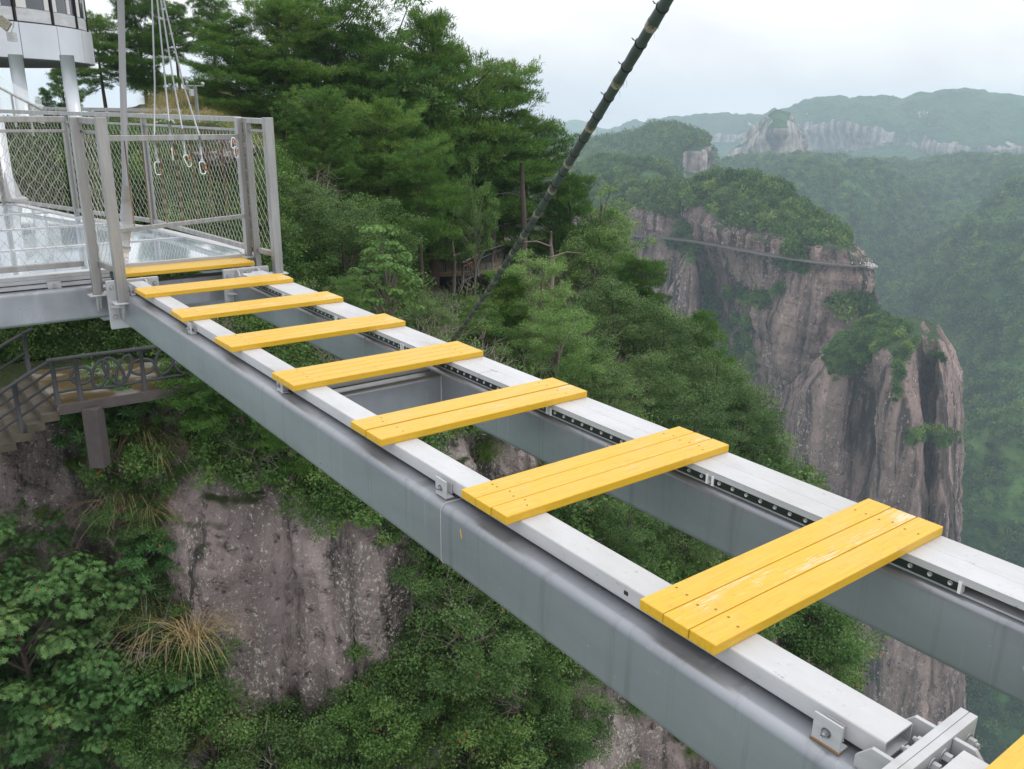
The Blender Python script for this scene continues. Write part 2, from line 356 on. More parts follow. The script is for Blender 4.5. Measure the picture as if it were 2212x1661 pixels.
# ------------------------------------------------------------------ terrain ribbons
def cr(P, t):                       # Catmull-Rom along axis 0; P (n,...), t in [0,n-1]
    n = len(P); i = np.clip(np.floor(t).astype(int), 0, n-2); f = (t-i)
    g = lambda k: P[np.clip(i+k, 0, n-1)]
    f = f.reshape(-1, *([1]*(P.ndim-1))); a, b, c, d = g(-1), g(0), g(1), g(2)
    m1 = (c-a)*.5; m2 = (d-b)*.5
    return (2*f**3-3*f**2+1)*b+(f**3-2*f**2+f)*m1+(-2*f**3+3*f**2)*c+(f**3-f**2)*m2
def ribbon(cols, nu, nv):
    P = np.array([[at(x, y, g) for (y, g) in prof] for x, prof in cols])
    U = cr(P, np.linspace(0, len(cols)-1, nu)); V = cr(np.swapaxes(U, 0, 1), np.linspace(0, P.shape[1]-1, nv))
    return np.swapaxes(V, 0, 1)     # nu x nv x 3
def gnorm(G):
    n = np.cross(np.gradient(G, axis=0), np.gradient(G, axis=1)); n /= np.linalg.norm(n, axis=-1, keepdims=True)+1e-9
    tocam = CAM-G; n *= np.sign((n*tocam).sum(-1, keepdims=True)); return n
def gridfaces(nu, nv):
    i = np.arange(nu-1)[:, None]*nv+np.arange(nv-1)[None, :]
    return np.stack([i, i+nv, i+nv+1, i+1], -1).reshape(-1, 4)
def surf(name, G, m, mi=None, smooth=True, kind='structure'):
    nu, nv, _ = G.shape; me = npmesh(name, G.reshape(-1, 3), gridfaces(nu, nv), m, smooth=smooth, mi=mi)
    o = link(name, me); o['kind'] = kind; return o
def bvh_of(G):
    nu, nv, _ = G.shape
    return BVHTree.FromPolygons([tuple(p) for p in G.reshape(-1, 3).tolist()], gridfaces(nu, nv).tolist())
def hit(bvh, x, y):
    d = ray(x, y); h = bvh.ray_cast(Vector(CAM), Vector(d).normalized()); return None if h[0] is None else (np.array(h[0]), np.array(h[1]))
def rockify(G, amp, sc, vs=.3, strata=.25, seed=0., crk=1.):
    n = gnorm(G); steep = np.clip(1.25-np.abs(n[..., 2:3])*1.5, .15, 1)
    Q = G*np.array([1, 1, vs])/sc+seed
    d = fbm(Q, 5, .5)*.7+ridged(Q*.6+5, 4)*.32-.2
    st = fbm(G*np.array([.3, .3, 2.2])/sc+seed+31, 4, .5)*strata
    for k, (fq, wd, dp) in enumerate(((1.1, .045, .55), (2.3, .06, .28))): st = st-dp*crk*np.exp(-(pn(G*np.array([fq, fq, fq*.13])/sc+seed+50+k*9)/wd)**2)
    hn = n.copy(); hn[..., 2] *= .25; hn /= np.linalg.norm(hn, axis=-1, keepdims=True)+1e-9
    return G+hn*((d+st)[..., None]*amp*steep)
def inpoly(px, py, poly):
    poly = np.array(poly, float); c = np.zeros(np.shape(px), bool); j = len(poly)-1
    for i in range(len(poly)):
        xi, yi = poly[i]; xj, yj = poly[j]
        c ^= ((yi > py) != (yj > py)) & (px < (xj-xi)*(py-yi)/(yj-yi+1e-12)+xi); j = i
    return c

# the near hillside: bank, path bench, rock face and the wooded flank that falls away to the right
HX = [(-330, [(300, 90), (258, 60), (284, 36), (320, 24), (480, 23.5), (745, 24.5), (800, 22.8), (858, 20.6), (890, 19.6), (1150, 18.8), (1661, 17.8), (2600, 15)]),
 (0, [(300, 90), (258, 60), (284, 36), (320, 24), (480, 23.5), (745, 24.5), (800, 22.8), (858, 20.6), (890, 19.6), (1150, 18.6), (1661, 17.8), (2600, 16)]),
 (250, [(290, 90), (240, 60), (278, 38), (325, 25), (490, 24), (740, 24.5), (780, 23), (842, 20.8), (880, 19.9), (1150, 19.2), (1661, 18.2), (2600, 16)]),
 (500, [(280, 90), (215, 58), (262, 44), (350, 31), (540, 26.5), (720, 24.5), (790, 22.5), (860, 21), (930, 20), (1150, 18.7), (1661, 18), (2600, 16)]),
 (750, [(400, 90), (330, 65), (400, 50), (500, 40), (620, 32), (740, 27), (830, 24), (920, 21.5), (1020, 19.6), (1200, 18.4), (1661, 18.3), (2600, 16)]),
 (920, [(480, 110), (400, 90), (480, 76), (560, 66), (650, 41), (760, 29), (850, 23), (930, 21.2), (1060, 20.3), (1250, 20.2), (1661, 19.2), (2600, 17)]),
 (1080, [(560, 120), (470, 90), (530, 78), (598, 63), (695, 43), (800, 31), (895, 24.2), (1000, 23.2), (1130, 22.4), (1300, 21.8), (1661, 20), (2600, 17)]),
 (1250, [(650, 110), (560, 78), (620, 62), (690, 50), (780, 40), (880, 33), (980, 28.5), (1080, 26), (1200, 24), (1350, 22.5), (1661, 20.5), (2600, 17)]),
 (1420, [(800, 110), (700, 75), (750, 62), (810, 50), (880, 42), (960, 36), (1050, 31.5), (1150, 28.5), (1260, 26), (1400, 24), (1661, 21.5), (2600, 18)]),
 (1580, [(1000, 100), (870, 68), (910, 58), (960, 50), (1020, 43), (1090, 38), (1160, 34), (1240, 31), (1330, 28.5), (1450, 26), (1661, 23), (2600, 19)]),
 (1700, [(1300, 90), (1120, 62), (1150, 54), (1180, 48), (1220, 43), (1260, 39), (1300, 36), (1350, 33.5), (1400, 31.5), (1500, 29), (1661, 26.5), (2600, 21)]),
 (1765, [(1700, 90), (1330, 60), (1340, 54), (1350, 50), (1360, 46), (1370, 43), (1385, 40), (1400, 38), (1440, 36), (1520, 34), (1661, 31), (2600, 24)]),
 (1800, [(2400, 90), (1800, 64), (1800, 60), (1800, 56), (1850, 52), (1850, 50), (1900, 48), (1900, 46), (1950, 44), (2000, 42), (2100, 38), (2900, 28)])]
HG0 = ribbon(HX, 420, 520)
HG = rockify(HG0, .95, 4.2, .4, .3, 0., .6)
HG = HG+gnorm(HG)*(fbm(HG/.55, 4)*.085)[..., None]
hill = surf('hillside', HG, M['near_rock'])
HB = bvh_of(HG)
HPX, HPY = proj(HG.reshape(-1, 3)); HPX = HPX.reshape(HG.shape[:2]); HPY = HPY.reshape(HG.shape[:2])

# the far side of the gorge
CLF = [(1180, [(470, 700), (372, 640), (385, 610), (425, 600), (470, 596), (560, 592), (640, 588), (760, 575), (1000, 560), (1700, 540)]),
 (1300, [(470, 680), (392, 610), (405, 580), (440, 566), (480, 562), (560, 558), (640, 552), (760, 545), (1000, 530), (1700, 515)]),
 (1400, [(490, 640), (405, 560), (418, 540), (452, 522), (490, 518), (560, 514), (640, 508), (760, 502), (1000, 495), (1700, 480)]),
 (1475, [(500, 600), (408, 520), (418, 505), (450, 492), (500, 488), (560, 490), (640, 492), (760, 488), (1000, 476), (1700, 462)]),
 (1530, [(500, 590), (388, 505), (405, 488), (465, 470), (510, 468), (570, 482), (650, 492), (760, 485), (1000, 470), (1700, 450)]),
 (1600, [(520, 570), (388, 490), (415, 468), (488, 447), (530, 444), (600, 450), (680, 455), (800, 455), (1000, 450), (1700, 430)]),
 (1670, [(560, 550), (408, 478), (440, 452), (512, 428), (545, 426), (600, 424), (680, 420), (800, 424), (1000, 425), (1700, 405)]),
 (1740, [(600, 530), (452, 460), (484, 432), (528, 412), (560, 410), (600, 408), (680, 404), (800, 400), (1000, 398), (1700, 385)]),
 (1810, [(660, 510), (496, 448), (518, 418), (534, 402), (560, 399), (600, 397), (680, 396), (800, 392), (1000, 385), (1700, 375)]),
 (1835, [(700, 500), (530, 440), (534, 415), (545, 401), (570, 397), (610, 396), (680, 400), (800, 398), (1000, 388), (1700, 375)]),
 (1862, [(760, 500), (566, 440), (568, 420), (572, 408), (585, 404), (620, 402), (680, 410), (800, 404), (1000, 390), (1700, 378)]),
 (1872, [(800, 510), (600, 450), (600, 440), (605, 430), (620, 425), (650, 424), (720, 430), (830, 420), (1030, 405), (1700, 392)]),
 (1858, [(900, 560), (640, 520), (640, 510), (645, 500), (660, 495), (700, 490), (760, 490), (860, 480), (1060, 460), (1700, 440)])]
CG = rockify(ribbon(CLF, 700, 460), 8., 28., .22, .25, 3., .7)
CG = CG+gnorm(CG)*(fbm(CG*np.array([1, 1, .5])/5, 4)*.9)[..., None]
cliff = surf('cliff', CG, M['cliff_rock']); CB = bvh_of(CG)
PIL = [(1690, [(1000, 450), (860, 415), (880, 405), (900, 400), (940, 397), (1000, 394), (1100, 388), (1300, 370), (1661, 345), (2300, 310)]),
 (1760, [(960, 420), (800, 385), (810, 375), (835, 368), (880, 366), (960, 364), (1100, 360), (1300, 345), (1661, 325), (2300, 290)]),
 (1815, [(930, 410), (745, 375), (750, 360), (778, 352), (840, 350), (940, 348), (1100, 342), (1300, 330), (1661, 315), (2300, 285)]),
 (1868, [(900, 405), (712, 368), (725, 350), (760, 340), (800, 342), (900, 344), (1050, 336), (1300, 318), (1661, 305), (2300, 280)]),
 (1900, [(880, 400), (700, 362), (715, 345), (745, 330), (790, 322), (880, 318), (1050, 312), (1300, 305), (1661, 297), (2300, 275)]),
 (1950, [(880, 400), (698, 360), (712, 342), (732, 326), (790, 312), (880, 306), (1050, 300), (1300, 296), (1661, 290), (2300, 270)]),
 (1985, [(880, 400), (702, 360), (715, 342), (735, 326), (780, 316), (880, 308), (1050, 299), (1300, 294), (1661, 288), (2300, 268)]),
 (2004, [(890, 400), (706, 360), (722, 346), (742, 336), (790, 328), (890, 322), (1060, 312), (1300, 300), (1661, 291), (2300, 270)]),
 (2030, [(890, 400), (722, 360), (728, 344), (745, 330), (800, 315), (880, 309), (1050, 301), (1300, 296), (1661, 290), (2300, 270)]),
 (2055, [(950, 400), (770, 362), (778, 350), (800, 338), (840, 328), (920, 320), (1080, 311), (1320, 305), (1661, 298), (2300, 276)]),
 (2068, [(1000, 410), (850, 372), (860, 362), (880, 354), (920, 348), (980, 342), (1120, 332), (1340, 322), (1661, 312), (2300, 290)]),
 (2050, [(1100, 440), (1000, 420), (1010, 415), (1030, 410), (1060, 405), (1100, 400), (1200, 390), (1400, 375), (1661, 360), (2300, 330)])]
PG = rockify(ribbon(PIL, 480, 460), 4.6, 34., .25, .2, 11., .7)
PG = PG+gnorm(PG)*(fbm(PG*np.array([1, 1, .5])/5, 4)*.7)[..., None]
pillar = surf('rock_tower', PG, M['cliff_rock']); PB = bvh_of(PG)
# a round rock column standing in front of the long cliff
SMP = [(1452, [(660, 500), (640, 485), (645, 478), (655, 476), (690, 474), (800, 470), (1300, 450)]),
 (1468, [(640, 500), (575, 480), (582, 470), (600, 464), (680, 460), (800, 456), (1300, 440)]),
 (1490, [(620, 500), (548, 478), (556, 468), (580, 459), (680, 455), (800, 451), (1300, 436)]),
 (1508, [(640, 500), (572, 480), (580, 470), (600, 463), (680, 459), (800, 455), (1300, 440)]),
 (1516, [(700, 510), (660, 495), (665, 488), (675, 484), (700, 482), (800, 478), (1300, 460)])]
SG = rockify(ribbon(SMP, 90, 140), 3., 18., .3, .2, 5.); surf('rock_column', SG, M['cliff_rock']); SB = bvh_of(SG)
# middle ground wooded knoll with a bald dome, and the taller tower behind
KN = [(1150, [(420, 900), (385, 800), (395, 740), (430, 700), (520, 660), (900, 620)]),
 (1235, [(430, 880), (372, 790), (385, 730), (415, 690), (520, 650), (900, 610)]),
 (1290, [(430, 860), (352, 760), (368, 710), (400, 670), (520, 640), (900, 600)]),
 (1345, [(430, 840), (352, 740), (372, 700), (410, 662), (520, 635), (900, 595)]),
 (1400, [(430, 830), (358, 720), (368, 690), (400, 668), (520, 632), (900, 590)]),
 (1440, [(440, 830), (370, 720), (382, 690), (412, 668), (520, 630), (900, 588)]),
 (1472, [(470, 840), (402, 730), (410, 700), (430, 680), (520, 650), (900, 600)]),
 (1495, [(560, 900), (440, 790), (450, 770), (470, 750), (560, 720), (900, 680)])]
KG = rockify(ribbon(KN, 220, 160), 8., 45., .5, .15, 21.); surf('wooded_knoll', KG, M['mountain']); KB = bvh_of(KG)
TW = [(1080, [(340, 1500), (318, 1350), (330, 1250), (365, 1120), (440, 1000), (600, 900)]),
 (1200, [(340, 1450), (312, 1320), (328, 1220), (362, 1090), (440, 980), (600, 880)]),
 (1300, [(340, 1400), (302, 1260), (322, 1170), (360, 1060), (440, 960), (600, 870)]),
 (1370, [(330, 1350), (292, 1200), (312, 1120), (350, 1030), (440, 940), (600, 860)]),
 (1410, [(330, 1300), (275, 1160), (298, 1100), (345, 1010), (440, 930), (600, 850)]),
 (1450, [(330, 1300), (276, 1150), (296, 1080), (322, 1010), (410, 960), (600, 850)]),
 (1480, [(340, 1280), (288, 1130), (300, 1060), (312, 1010), (400, 985), (600, 860)]),
 (1512, [(340, 1280), (297, 1120), (305, 1060), (316, 1015), (405, 995), (600, 880)]),
 (1530, [(380, 1300), (320, 1150), (330, 1110), (340, 1080), (420, 1050), (600, 920)]),
 (1545, [(500, 1400), (420, 1300), (425, 1280), (430, 1260), (470, 1200), (600, 1000)])]
TG = rockify(ribbon(TW, 300, 200), 14., 60., .3, .2, 33.); surf('forest_ridge', TG, M['mountain']); TB = bvh_of(TG)
# opposite slope of the valley
VS = [(1440, [(440, 2100), (400, 1700), (425, 1500), (480, 1300), (560, 1120), (700, 960), (900, 800), (1200, 670), (1661, 560), (2400, 440)]),
 (1540, [(430, 2100), (372, 1650), (400, 1480), (455, 1280), (540, 1100), (690, 940), (900, 790), (1200, 660), (1661, 560), (2400, 440)]),
 (1630, [(420, 2100), (350, 1560), (380, 1400), (440, 1230), (530, 1080), (690, 930), (900, 790), (1200, 660), (1661, 555), (2400, 440)]),
 (1720, [(420, 2100), (342, 1480), (370, 1340), (430, 1190), (520, 1060), (680, 930), (900, 800), (1200, 670), (1661, 555), (2400, 440)]),
 (1800, [(420, 2100), (350, 1520), (375, 1380), (430, 1230), (520, 1080), (640, 970), (880, 810), (1200, 680), (1661, 560), (2400, 440)]),
 (1880, [(425, 2100), (352, 1600), (380, 1450), (440, 1290), (560, 1120), (690, 960), (860, 820), (1180, 670), (1661, 550), (2400, 435)]),
 (1960, [(430, 2100), (362, 1650), (395, 1480), (465, 1310), (600, 1090), (670, 960), (800, 840), (1100, 680), (1661, 520), (2400, 420)]),
 (2040, [(430, 2100), (350, 1650), (385, 1480), (470, 1300), (580, 1050), (650, 930), (760, 820), (1040, 660), (1600, 500), (2400, 410)]),
 (2130, [(430, 2100), (352, 1600), (385, 1450), (480, 1200), (555, 1000), (640, 890), (740, 790), (1000, 640), (1580, 480), (2400, 400)]),
 (2230, [(430, 2100), (350, 1500), (385, 1350), (470, 1100), (530, 940), (620, 840), (720, 750), (980, 610), (1560, 460), (2400, 390)]),
 (2500, [(430, 2100), (330, 1400), (370, 1200), (430, 950), (500, 830), (590, 760), (690, 690), (960, 570), (1540, 430), (2400, 370)])]
VG = ribbon(VS, 420, 460); nV = gnorm(VG)
am_ = np.clip((np.linspace(0, 1, VG.shape[1])-.06)/.35, .16, 1)[None, :]
VG = VG+(nV*am_[..., None])*((ridged(VG*np.array([1, 1, .35])/330+2, 4)-.6)*58+fbm(VG/60, 4)*9)[..., None]
surf('valley_slope', VG, M['forest']); VB = bvh_of(VG)
# far mountains
FM = [(1250, [(330, 4200), (312, 3900), (325, 3600), (345, 3400), (360, 3200), (460, 2600)]),
 (1330, [(330, 4100), (283, 3700), (300, 3500), (335, 3400), (360, 3200), (460, 2600)]),
 (1390, [(330, 4000), (265, 3500), (290, 3300), (325, 3200), (360, 3000), (460, 2400)]),
 (1470, [(330, 4000), (258, 3400), (285, 3200), (322, 3150), (360, 2900), (460, 2300)]),
 (1560, [(330, 3900), (256, 3300), (282, 3100), (318, 3050), (360, 2800), (460, 2200)]),
 (1640, [(330, 3900), (260, 3200), (280, 3000), (320, 2950), (365, 2700), (460, 2100)]),
 (1700, [(320, 3800), (243, 3000), (268, 2700), (332, 2690), (365, 2450), (460, 2000)]),
 (1780, [(320, 3700), (221, 2900), (258, 2600), (334, 2588), (365, 2350), (460, 1900)]),
 (1860, [(320, 3600), (214, 2800), (262, 2500), (330, 2490), (365, 2250), (460, 1850)]),
 (1940, [(320, 3600), (218, 2750), (275, 2450), (330, 2380), (365, 2200), (460, 1800)]),
 (1975, [(320, 3600), (206, 2700), (285, 2420), (335, 2350), (368, 2150), (460, 1800)]),
 (2045, [(320, 3500), (200, 2650), (303, 2300), (354, 2292), (375, 2100), (460, 1750)]),
 (2110, [(320, 3500), (206, 2650), (305, 2280), (356, 2272), (378, 2050), (460, 1700)]),
 (2212, [(320, 3500), (213, 2600), (305, 2250), (356, 2242), (378, 2000), (460, 1700)]),
 (2480, [(320, 3500), (205, 2500), (300, 2150), (353, 2142), (378, 1900), (460, 1600)])]
FG = ribbon(FM, 420, 200); FG = FG+gnorm(FG)*(ridged(FG*np.array([1, 1, .25])/380, 4)*17-10+fbm(FG/40, 4)*7)[..., None]
surf('mountain_range', FG, M['mountain'])
DM = [(1555, [(400, 2500), (362, 2100), (370, 1950), (380, 1900), (470, 1500)]),
 (1590, [(400, 2400), (325, 1950), (340, 1850), (372, 1800), (470, 1450)]),
 (1635, [(400, 2400), (282, 1900), (300, 1750), (354, 1735), (470, 1400)]),
 (1668, [(400, 2400), (259, 1860), (275, 1700), (350, 1690), (470, 1380)]),
 (1704, [(400, 2400), (262, 1840), (275, 1690), (347, 1680), (470, 1370)]),
 (1726, [(400, 2500), (290, 1880), (300, 1780), (350, 1720), (470, 1400)]),
 (1750, [(420, 2600), (352, 2000), (358, 1900), (370, 1850), (470, 1450)])]
DG = ribbon(DM, 160, 130); DG = DG+gnorm(DG)*(fbm(DG*np.array([1, 1, .3])/90, 5)*13)[..., None]
surf('rock_dome', DG, M['mountain'])
HZ = [(900, [(320, 4800), (290, 4700), (330, 4500), (380, 4000)]), (1180, [(320, 4800), (274, 4700), (330, 4500), (380, 4000)]), (1240, [(320, 4800), (264, 4700), (330, 4500), (380, 4000)]),
 (1310, [(320, 4800), (286, 4700), (330, 4500), (380, 4000)]), (1420, [(320, 4800), (300, 4700), (330, 4500), (380, 4000)])]
ZG = ribbon(HZ, 90, 30); ZG = ZG+gnorm(ZG)*(fbm(ZG/300, 4)*30)[..., None]; surf('distant_hills', ZG, M['forest'])
gp = [tuple((FH*g+RH*l)[:2]) for g, l in ((-560, -4400), (-560, 4400), (4870, 4400), (4870, -4400))]
g_ = MB(); g_.add([(x, y, -640) for x, y in gp], [(0, 1, 2, 3)]); g_.build('valley_ground', M['forest'])['kind'] = 'structure'

# ------------------------------------------------------------------ plants: leaf and needle meshes
def leaves(C, D, L, W, N=None):     # centres, long axes, length, width -> quad soup
    n = len(C); D = D/(np.linalg.norm(D, axis=1, keepdims=True)+1e-9)
    if N is None: N = rng.normal(size=(n, 3)); N[:, 2] = np.abs(N[:, 2])+.8
    S = np.cross(D, N); S /= np.linalg.norm(S, axis=1, keepdims=True)+1e-9
    L = np.broadcast_to(L, n)[:, None]; W = np.broadcast_to(W, n)[:, None]
    q = np.stack([C, C+D*L*.45+S*W*.5, C+D*L, C+D*L*.45-S*W*.5], 1)
    return q.reshape(-1, 3)
def soup(name, V, mat_, tint): 
    n = len(V)//4; return npmesh(name, V, np.arange(n*4).reshape(-1, 4), mat_, tint=tint)
def clump_leaves(cen, rad, n, L, W, flat=.7, droop=0., whorl=0):
    """leaves through a clump; whorl>0 gathers them in rosettes"""
    k = n if not whorl else max(1, n//whorl)
    d = rng.normal(size=(k, 3)); d /= np.linalg.norm(d, axis=1, keepdims=True); d[:, 2] = d[:, 2]*.8+.25
    r = rad*(rng.random(k)**.45)[:, None]; C = cen+d*r*np.array([1, 1, flat])
    out = d.copy()
    if whorl:
        C = np.repeat(C, whorl, 0); out = np.repeat(out, whorl, 0); a = np.tile(np.arange(whorl)*2*np.pi/whorl, k)+np.repeat(rng.random(k)*6, whorl)
        up = out/(np.linalg.norm(out, axis=1, keepdims=True)); up[:, 2] += .7; up /= np.linalg.norm(up, axis=1, keepdims=True)
        s1 = np.cross(up, [0, .3, 1.]); s1 /= np.linalg.norm(s1, axis=1, keepdims=True)+1e-9; s2 = np.cross(up, s1)
        D = s1*np.cos(a)[:, None]+s2*np.sin(a)[:, None]+up*.25; N = up
        return leaves(C, D, L*rng.uniform(.75, 1.15, len(C)), W, N+rng.normal(size=N.shape)*.15)
    D = out*.7+rng.normal(size=(k, 3))*.7; D[:, 2] -= droop
    return leaves(C, D, L*rng.uniform(.7, 1.2, k), W*rng.uniform(.8, 1.2, k))
def crown(H, R_, z0, nc, cr_, npc, L, W, lean=(0, 0), flat=.7, droop=.2, whorl=0, hollow=.55, irregular=.3):
    Vs, Ts, cs = [], [], []
    sd = rng.random(3)*50
    for i in range(nc):
        u = rng.normal(size=3); u /= np.linalg.norm(u); u[2] = u[2]*.9+.1
        rr = (hollow+(1-hollow)*rng.random()**.6)*(1+irregular*float(pn(np.array([u*1.6+sd]))[0])*1.6)
        c = np.array([lean[0], lean[1], 0])+np.array([u[0]*R_*rr, u[1]*R_*rr, z0+(H-z0)*.5+u[2]*(H-z0)*.5*rr])
        s = cr_*rng.uniform(.65, 1.3); v = clump_leaves(c, s, int(npc*rng.uniform(.7, 1.2)), L, W, flat, droop, whorl)
        Vs.append(v); n = len(v)//4; Ts.append(np.clip(rng.uniform(.15, .75)+rng.normal(size=n)*.14, 0, .99)); cs.append(c)
    T = np.concatenate(Ts); T[rng.random(len(T)) < .002] = 1.
    return np.concatenate(Vs), T, cs
def trunk_mb(H, r, cs, nb, bend=.3, z0=0):
    mb = MB(); sd = rng.random()*9
    P = [Vector((bend*math.sin(t*3+sd)*t, bend*math.cos(t*2.3+sd)*t, z0+(H-z0)*t)) for t in np.linspace(0, 1, 9)]
    mb.tube(P, [r*(1-.8*t) for t in np.linspace(0, 1, 9)], 7)
    for c in random.sample(cs, min(nb, len(cs))):
        c = Vector(c); t = min(.92, max(.15, (c.z-z0)/(H-z0)*.62)); k = t*8; i = int(k); a = P[i].lerp(P[min(i+1, 8)], k-i)
        m = a.lerp(c, .5)+Vector((0, 0, .12*(c-a).length)); mb.tube([a, m, c], [r*.42*(1-t*.6), r*.25*(1-t*.5), r*.06], 5)
    return mb
PROTO = {}
def broad(key, H, R_, z0, nc, cr_, npc, L, W, lm, bark='bark', nb=14, **kw):
    V, T, cs = crown(H, R_, z0, nc, cr_, npc, L, W, **kw)
    mb = trunk_mb(H*.93, H*.018+.03, [tuple(c) for c in cs], nb)
    o = mb.build('trunk', M[bark]); me = o.data; bpy.data.objects.remove(o)
    PROTO[key] = (H, soup('crown', V, M[lm], T), me)
def pine(key, H, Lmax, zb, nbr, lm='pine', tl=.23, tw=.030, tufts=1.0, lay=.0, pw=.6):
    mb = MB(); sd = rng.random()*9; P = [Vector((.25*math.sin(t*3+sd)*t, .2*math.cos(t*2.3+sd)*t, H*t)) for t in np.linspace(0, 1, 10)]
    mb.tube(P, [(.022*H)*(1-.9*t)+.01 for t in np.linspace(0, 1, 10)], 8)
    C, D, T = [], [], []
    for b in range(nbr):
        t = b/(nbr-1); z = H*(zb+(1-zb)*t*.985); a = b*2.4+rng.normal()*.45
        if rng.random() < .10: continue
        Lb = Lmax*((1-t)**pw*rng.uniform(.6, 1.15)+.12)*(1. if rng.random() > .15 else .5)*(1+.3*math.sin(a+sd))
        if t < .2: Lb *= .55+2.2*t
        k = z/H*9; i = min(8, int(k)); p0 = P[i].lerp(P[i+1], k-i)
        dv = Vector((math.cos(a), math.sin(a), 0)); rise = .05+.6*t+rng.normal()*.16
        pts = [p0+dv*(Lb*s)+Vector((0, 0, Lb*(rise*s-.10*s*s+lay*s*s))) for s in (0, .35, .7, 1.)]
        mb.tube(pts, [.010*H*(1-t*.7)*.55, .03, .018, .008], 5)
        ns = max(4, int(Lb*3.1)); sv = Vector((-dv.y, dv.x, 0)); tt = rng.uniform(.25, .75)
        for s in np.linspace(.26, 1., ns):
            q = pts[0].lerp(pts[3], s); q.z = pts[0].z+Lb*(rise*s-.10*s*s+lay*s*s)
            wid = Lb*.36*math.sin(min(1, s*1.02)*math.pi*.93+.12)+.10
            for sg in (-1, 1):
                m = max(1, int(wid/.30*tufts))
                for j in range(m+1):
                    w = wid*(j+rng.random()*.6)/m; c = q+sv*(sg*w)+dv*(w*.35)+Vector((0, 0, rng.normal()*.11+.10*w+.03))
                    C.append(c); dd = dv*.55+sv*sg*.45*rng.random()+Vector((0, 0, .75)); D.append(dd); T.append(tt+rng.normal()*.20)
    C = np.array([tuple(c) for c in C]); D = np.array([tuple(c) for c in D]); T = np.array(T); n = len(C); k = 38
    C2 = np.repeat(C, k, 0); D2 = np.repeat(D/np.linalg.norm(D, axis=1, keepdims=True), k, 0)+rng.normal(size=(n*k, 3))*.62
    V = leaves(C2+rng.normal(size=C2.shape)*np.array([.10, .10, .06]), D2, tl*rng.uniform(.7, 1.15, n*k), tw)
    T2 = np.clip(np.repeat(T, k)+rng.normal(size=n*k)*.08, 0, .95)
    o = mb.build('trunk', M['bark']); me = o.data; bpy.data.objects.remove(o)
    PROTO[key] = (H, soup('crown', V, M[lm], T2), me)
pine('pine_a', 9, 3.6, .14, 74, pw=.42); pine('pine_b', 9, 3.1, .10, 74, lay=.12, pw=.5); pine('pine_c', 9, 2.9, .46, 44, tufts=.9, pw=.42); pine('pine_d', 5, 2.0, .12, 36, tufts=.9, lay=.1, pw=.55)
pine('pine_e', 11, 3.0, .10, 80, pw=.72); pine('pine_f', 9, 3.0, .16, 60, lay=.38, pw=.45, tufts=.85); pine('pine_g', 9, 3.4, .30, 52, lay=-.05, pw=.35, tufts=1.)
broad('dark_a', 8, 2.9, 1.4, 120, .75, 210, .13, .075, 'dark_leaf', irregular=.35)
broad('dark_b', 7, 2.5, .8, 120, .62, 230, .11, .06, 'dark_leaf', irregular=.4, flat=.6)
broad('mid_a', 7, 2.4, 1.0, 110, .6, 200, .13, .065, 'mid_leaf', irregular=.4, droop=.5)
broad('airy', 8, 2.4, 2.2, 95, .46, 120, .16, .075, 'light_leaf', bark='pale_bark', nb=45, irregular=.5, hollow=.3)
broad('light', 7, 1.7, 2.2, 90, .40, 40*7, .12, .045, 'light_leaf', bark='pale_bark', nb=30, irregular=.45, flat=.35, whorl=7)
broad('feather', 7, 1.8, .8, 130, .42, 240, .11, .035, 'light_leaf', bark='pale_bark', nb=20, irregular=.4, droop=.5)
broad('big', 4.5, 2.0, .5, 100, .46, 80*7, .088, .031, 'big_leaf', nb=20, irregular=.35, flat=.55, whorl=7, hollow=.6)
broad('fine', 3.5, 1.7, .3, 100, .42, 260, .075, .045, 'dark_leaf', nb=24, irregular=.4, flat=.6)
broad('finem', 3.5, 1.7, .3, 100, .42, 260, .085, .045, 'mid_leaf', nb=24, irregular=.4, flat=.6)
broad('shrub', 2.2, 1.1, .15, 44, .34, 150, .10, .05, 'mid_leaf', nb=14, irregular=.4)
broad('fern', 2.0, 1.0, .2, 40, .30, 18*6, .20, .05, 'big_leaf', nb=14, irregular=.4, whorl=6, flat=.4)
def twigs(key):
    mb = MB()
    for k in range(9):
        a = k*.7+random.random(); p = Vector((0, 0, 0)); d = Vector((math.cos(a)*.5, math.sin(a)*.5, 1)).normalized()
        for j in range(3):
            q = p+d*.5; mb.tube([p, q], [.014-.004*j, .010-.004*j], 5)
            for m in range(3):
                e = (d+Vector(rng.normal(size=3)*.6)).normalized(); r0 = p.lerp(q, random.random()); mb.tube([r0, r0+e*.3, r0+e*.5+Vector(rng.normal(size=3)*.06)], [.006, .004, .002], 4)
            p = q; d = (d+Vector(rng.normal(size=3)*.35)).normalized()
    o = mb.build('twigs', M['twig']); PROTO[key] = (1.5, o.data, None); bpy.data.objects.remove(o)
twigs('twigs')
def grass_proto(key, lm, n, Lg, W, spread, droop):
    Vs = []; 
    for i in range(n):
        a = rng.random()*6.28; d = np.array([math.cos(a), math.sin(a), 0])*spread*rng.uniform(.3, 1); d[2] = rng.uniform(.5, 1.0)
        p = rng.normal(size=3)*[.07, .07, 0]; seg = Lg*rng.uniform(.6, 1.1)/5; s = np.cross(d, [0, 0, 1.]); s /= np.linalg.norm(s)+1e-9; w = W
        for k in range(5):
            q = p+d/np.linalg.norm(d)*seg; w2 = W*(1-(k+1)/5.2); Vs += [p-s*w/2, p+s*w/2, q+s*w2/2, q-s*w2/2]; p = q; w = w2; d = d+np.array([0, 0, -droop])
    V = np.array(Vs); T = np.clip(np.repeat(rng.random(n), 5)*.9, 0, .99); PROTO[key] = (1., soup('blades', V, M[lm], T), None)
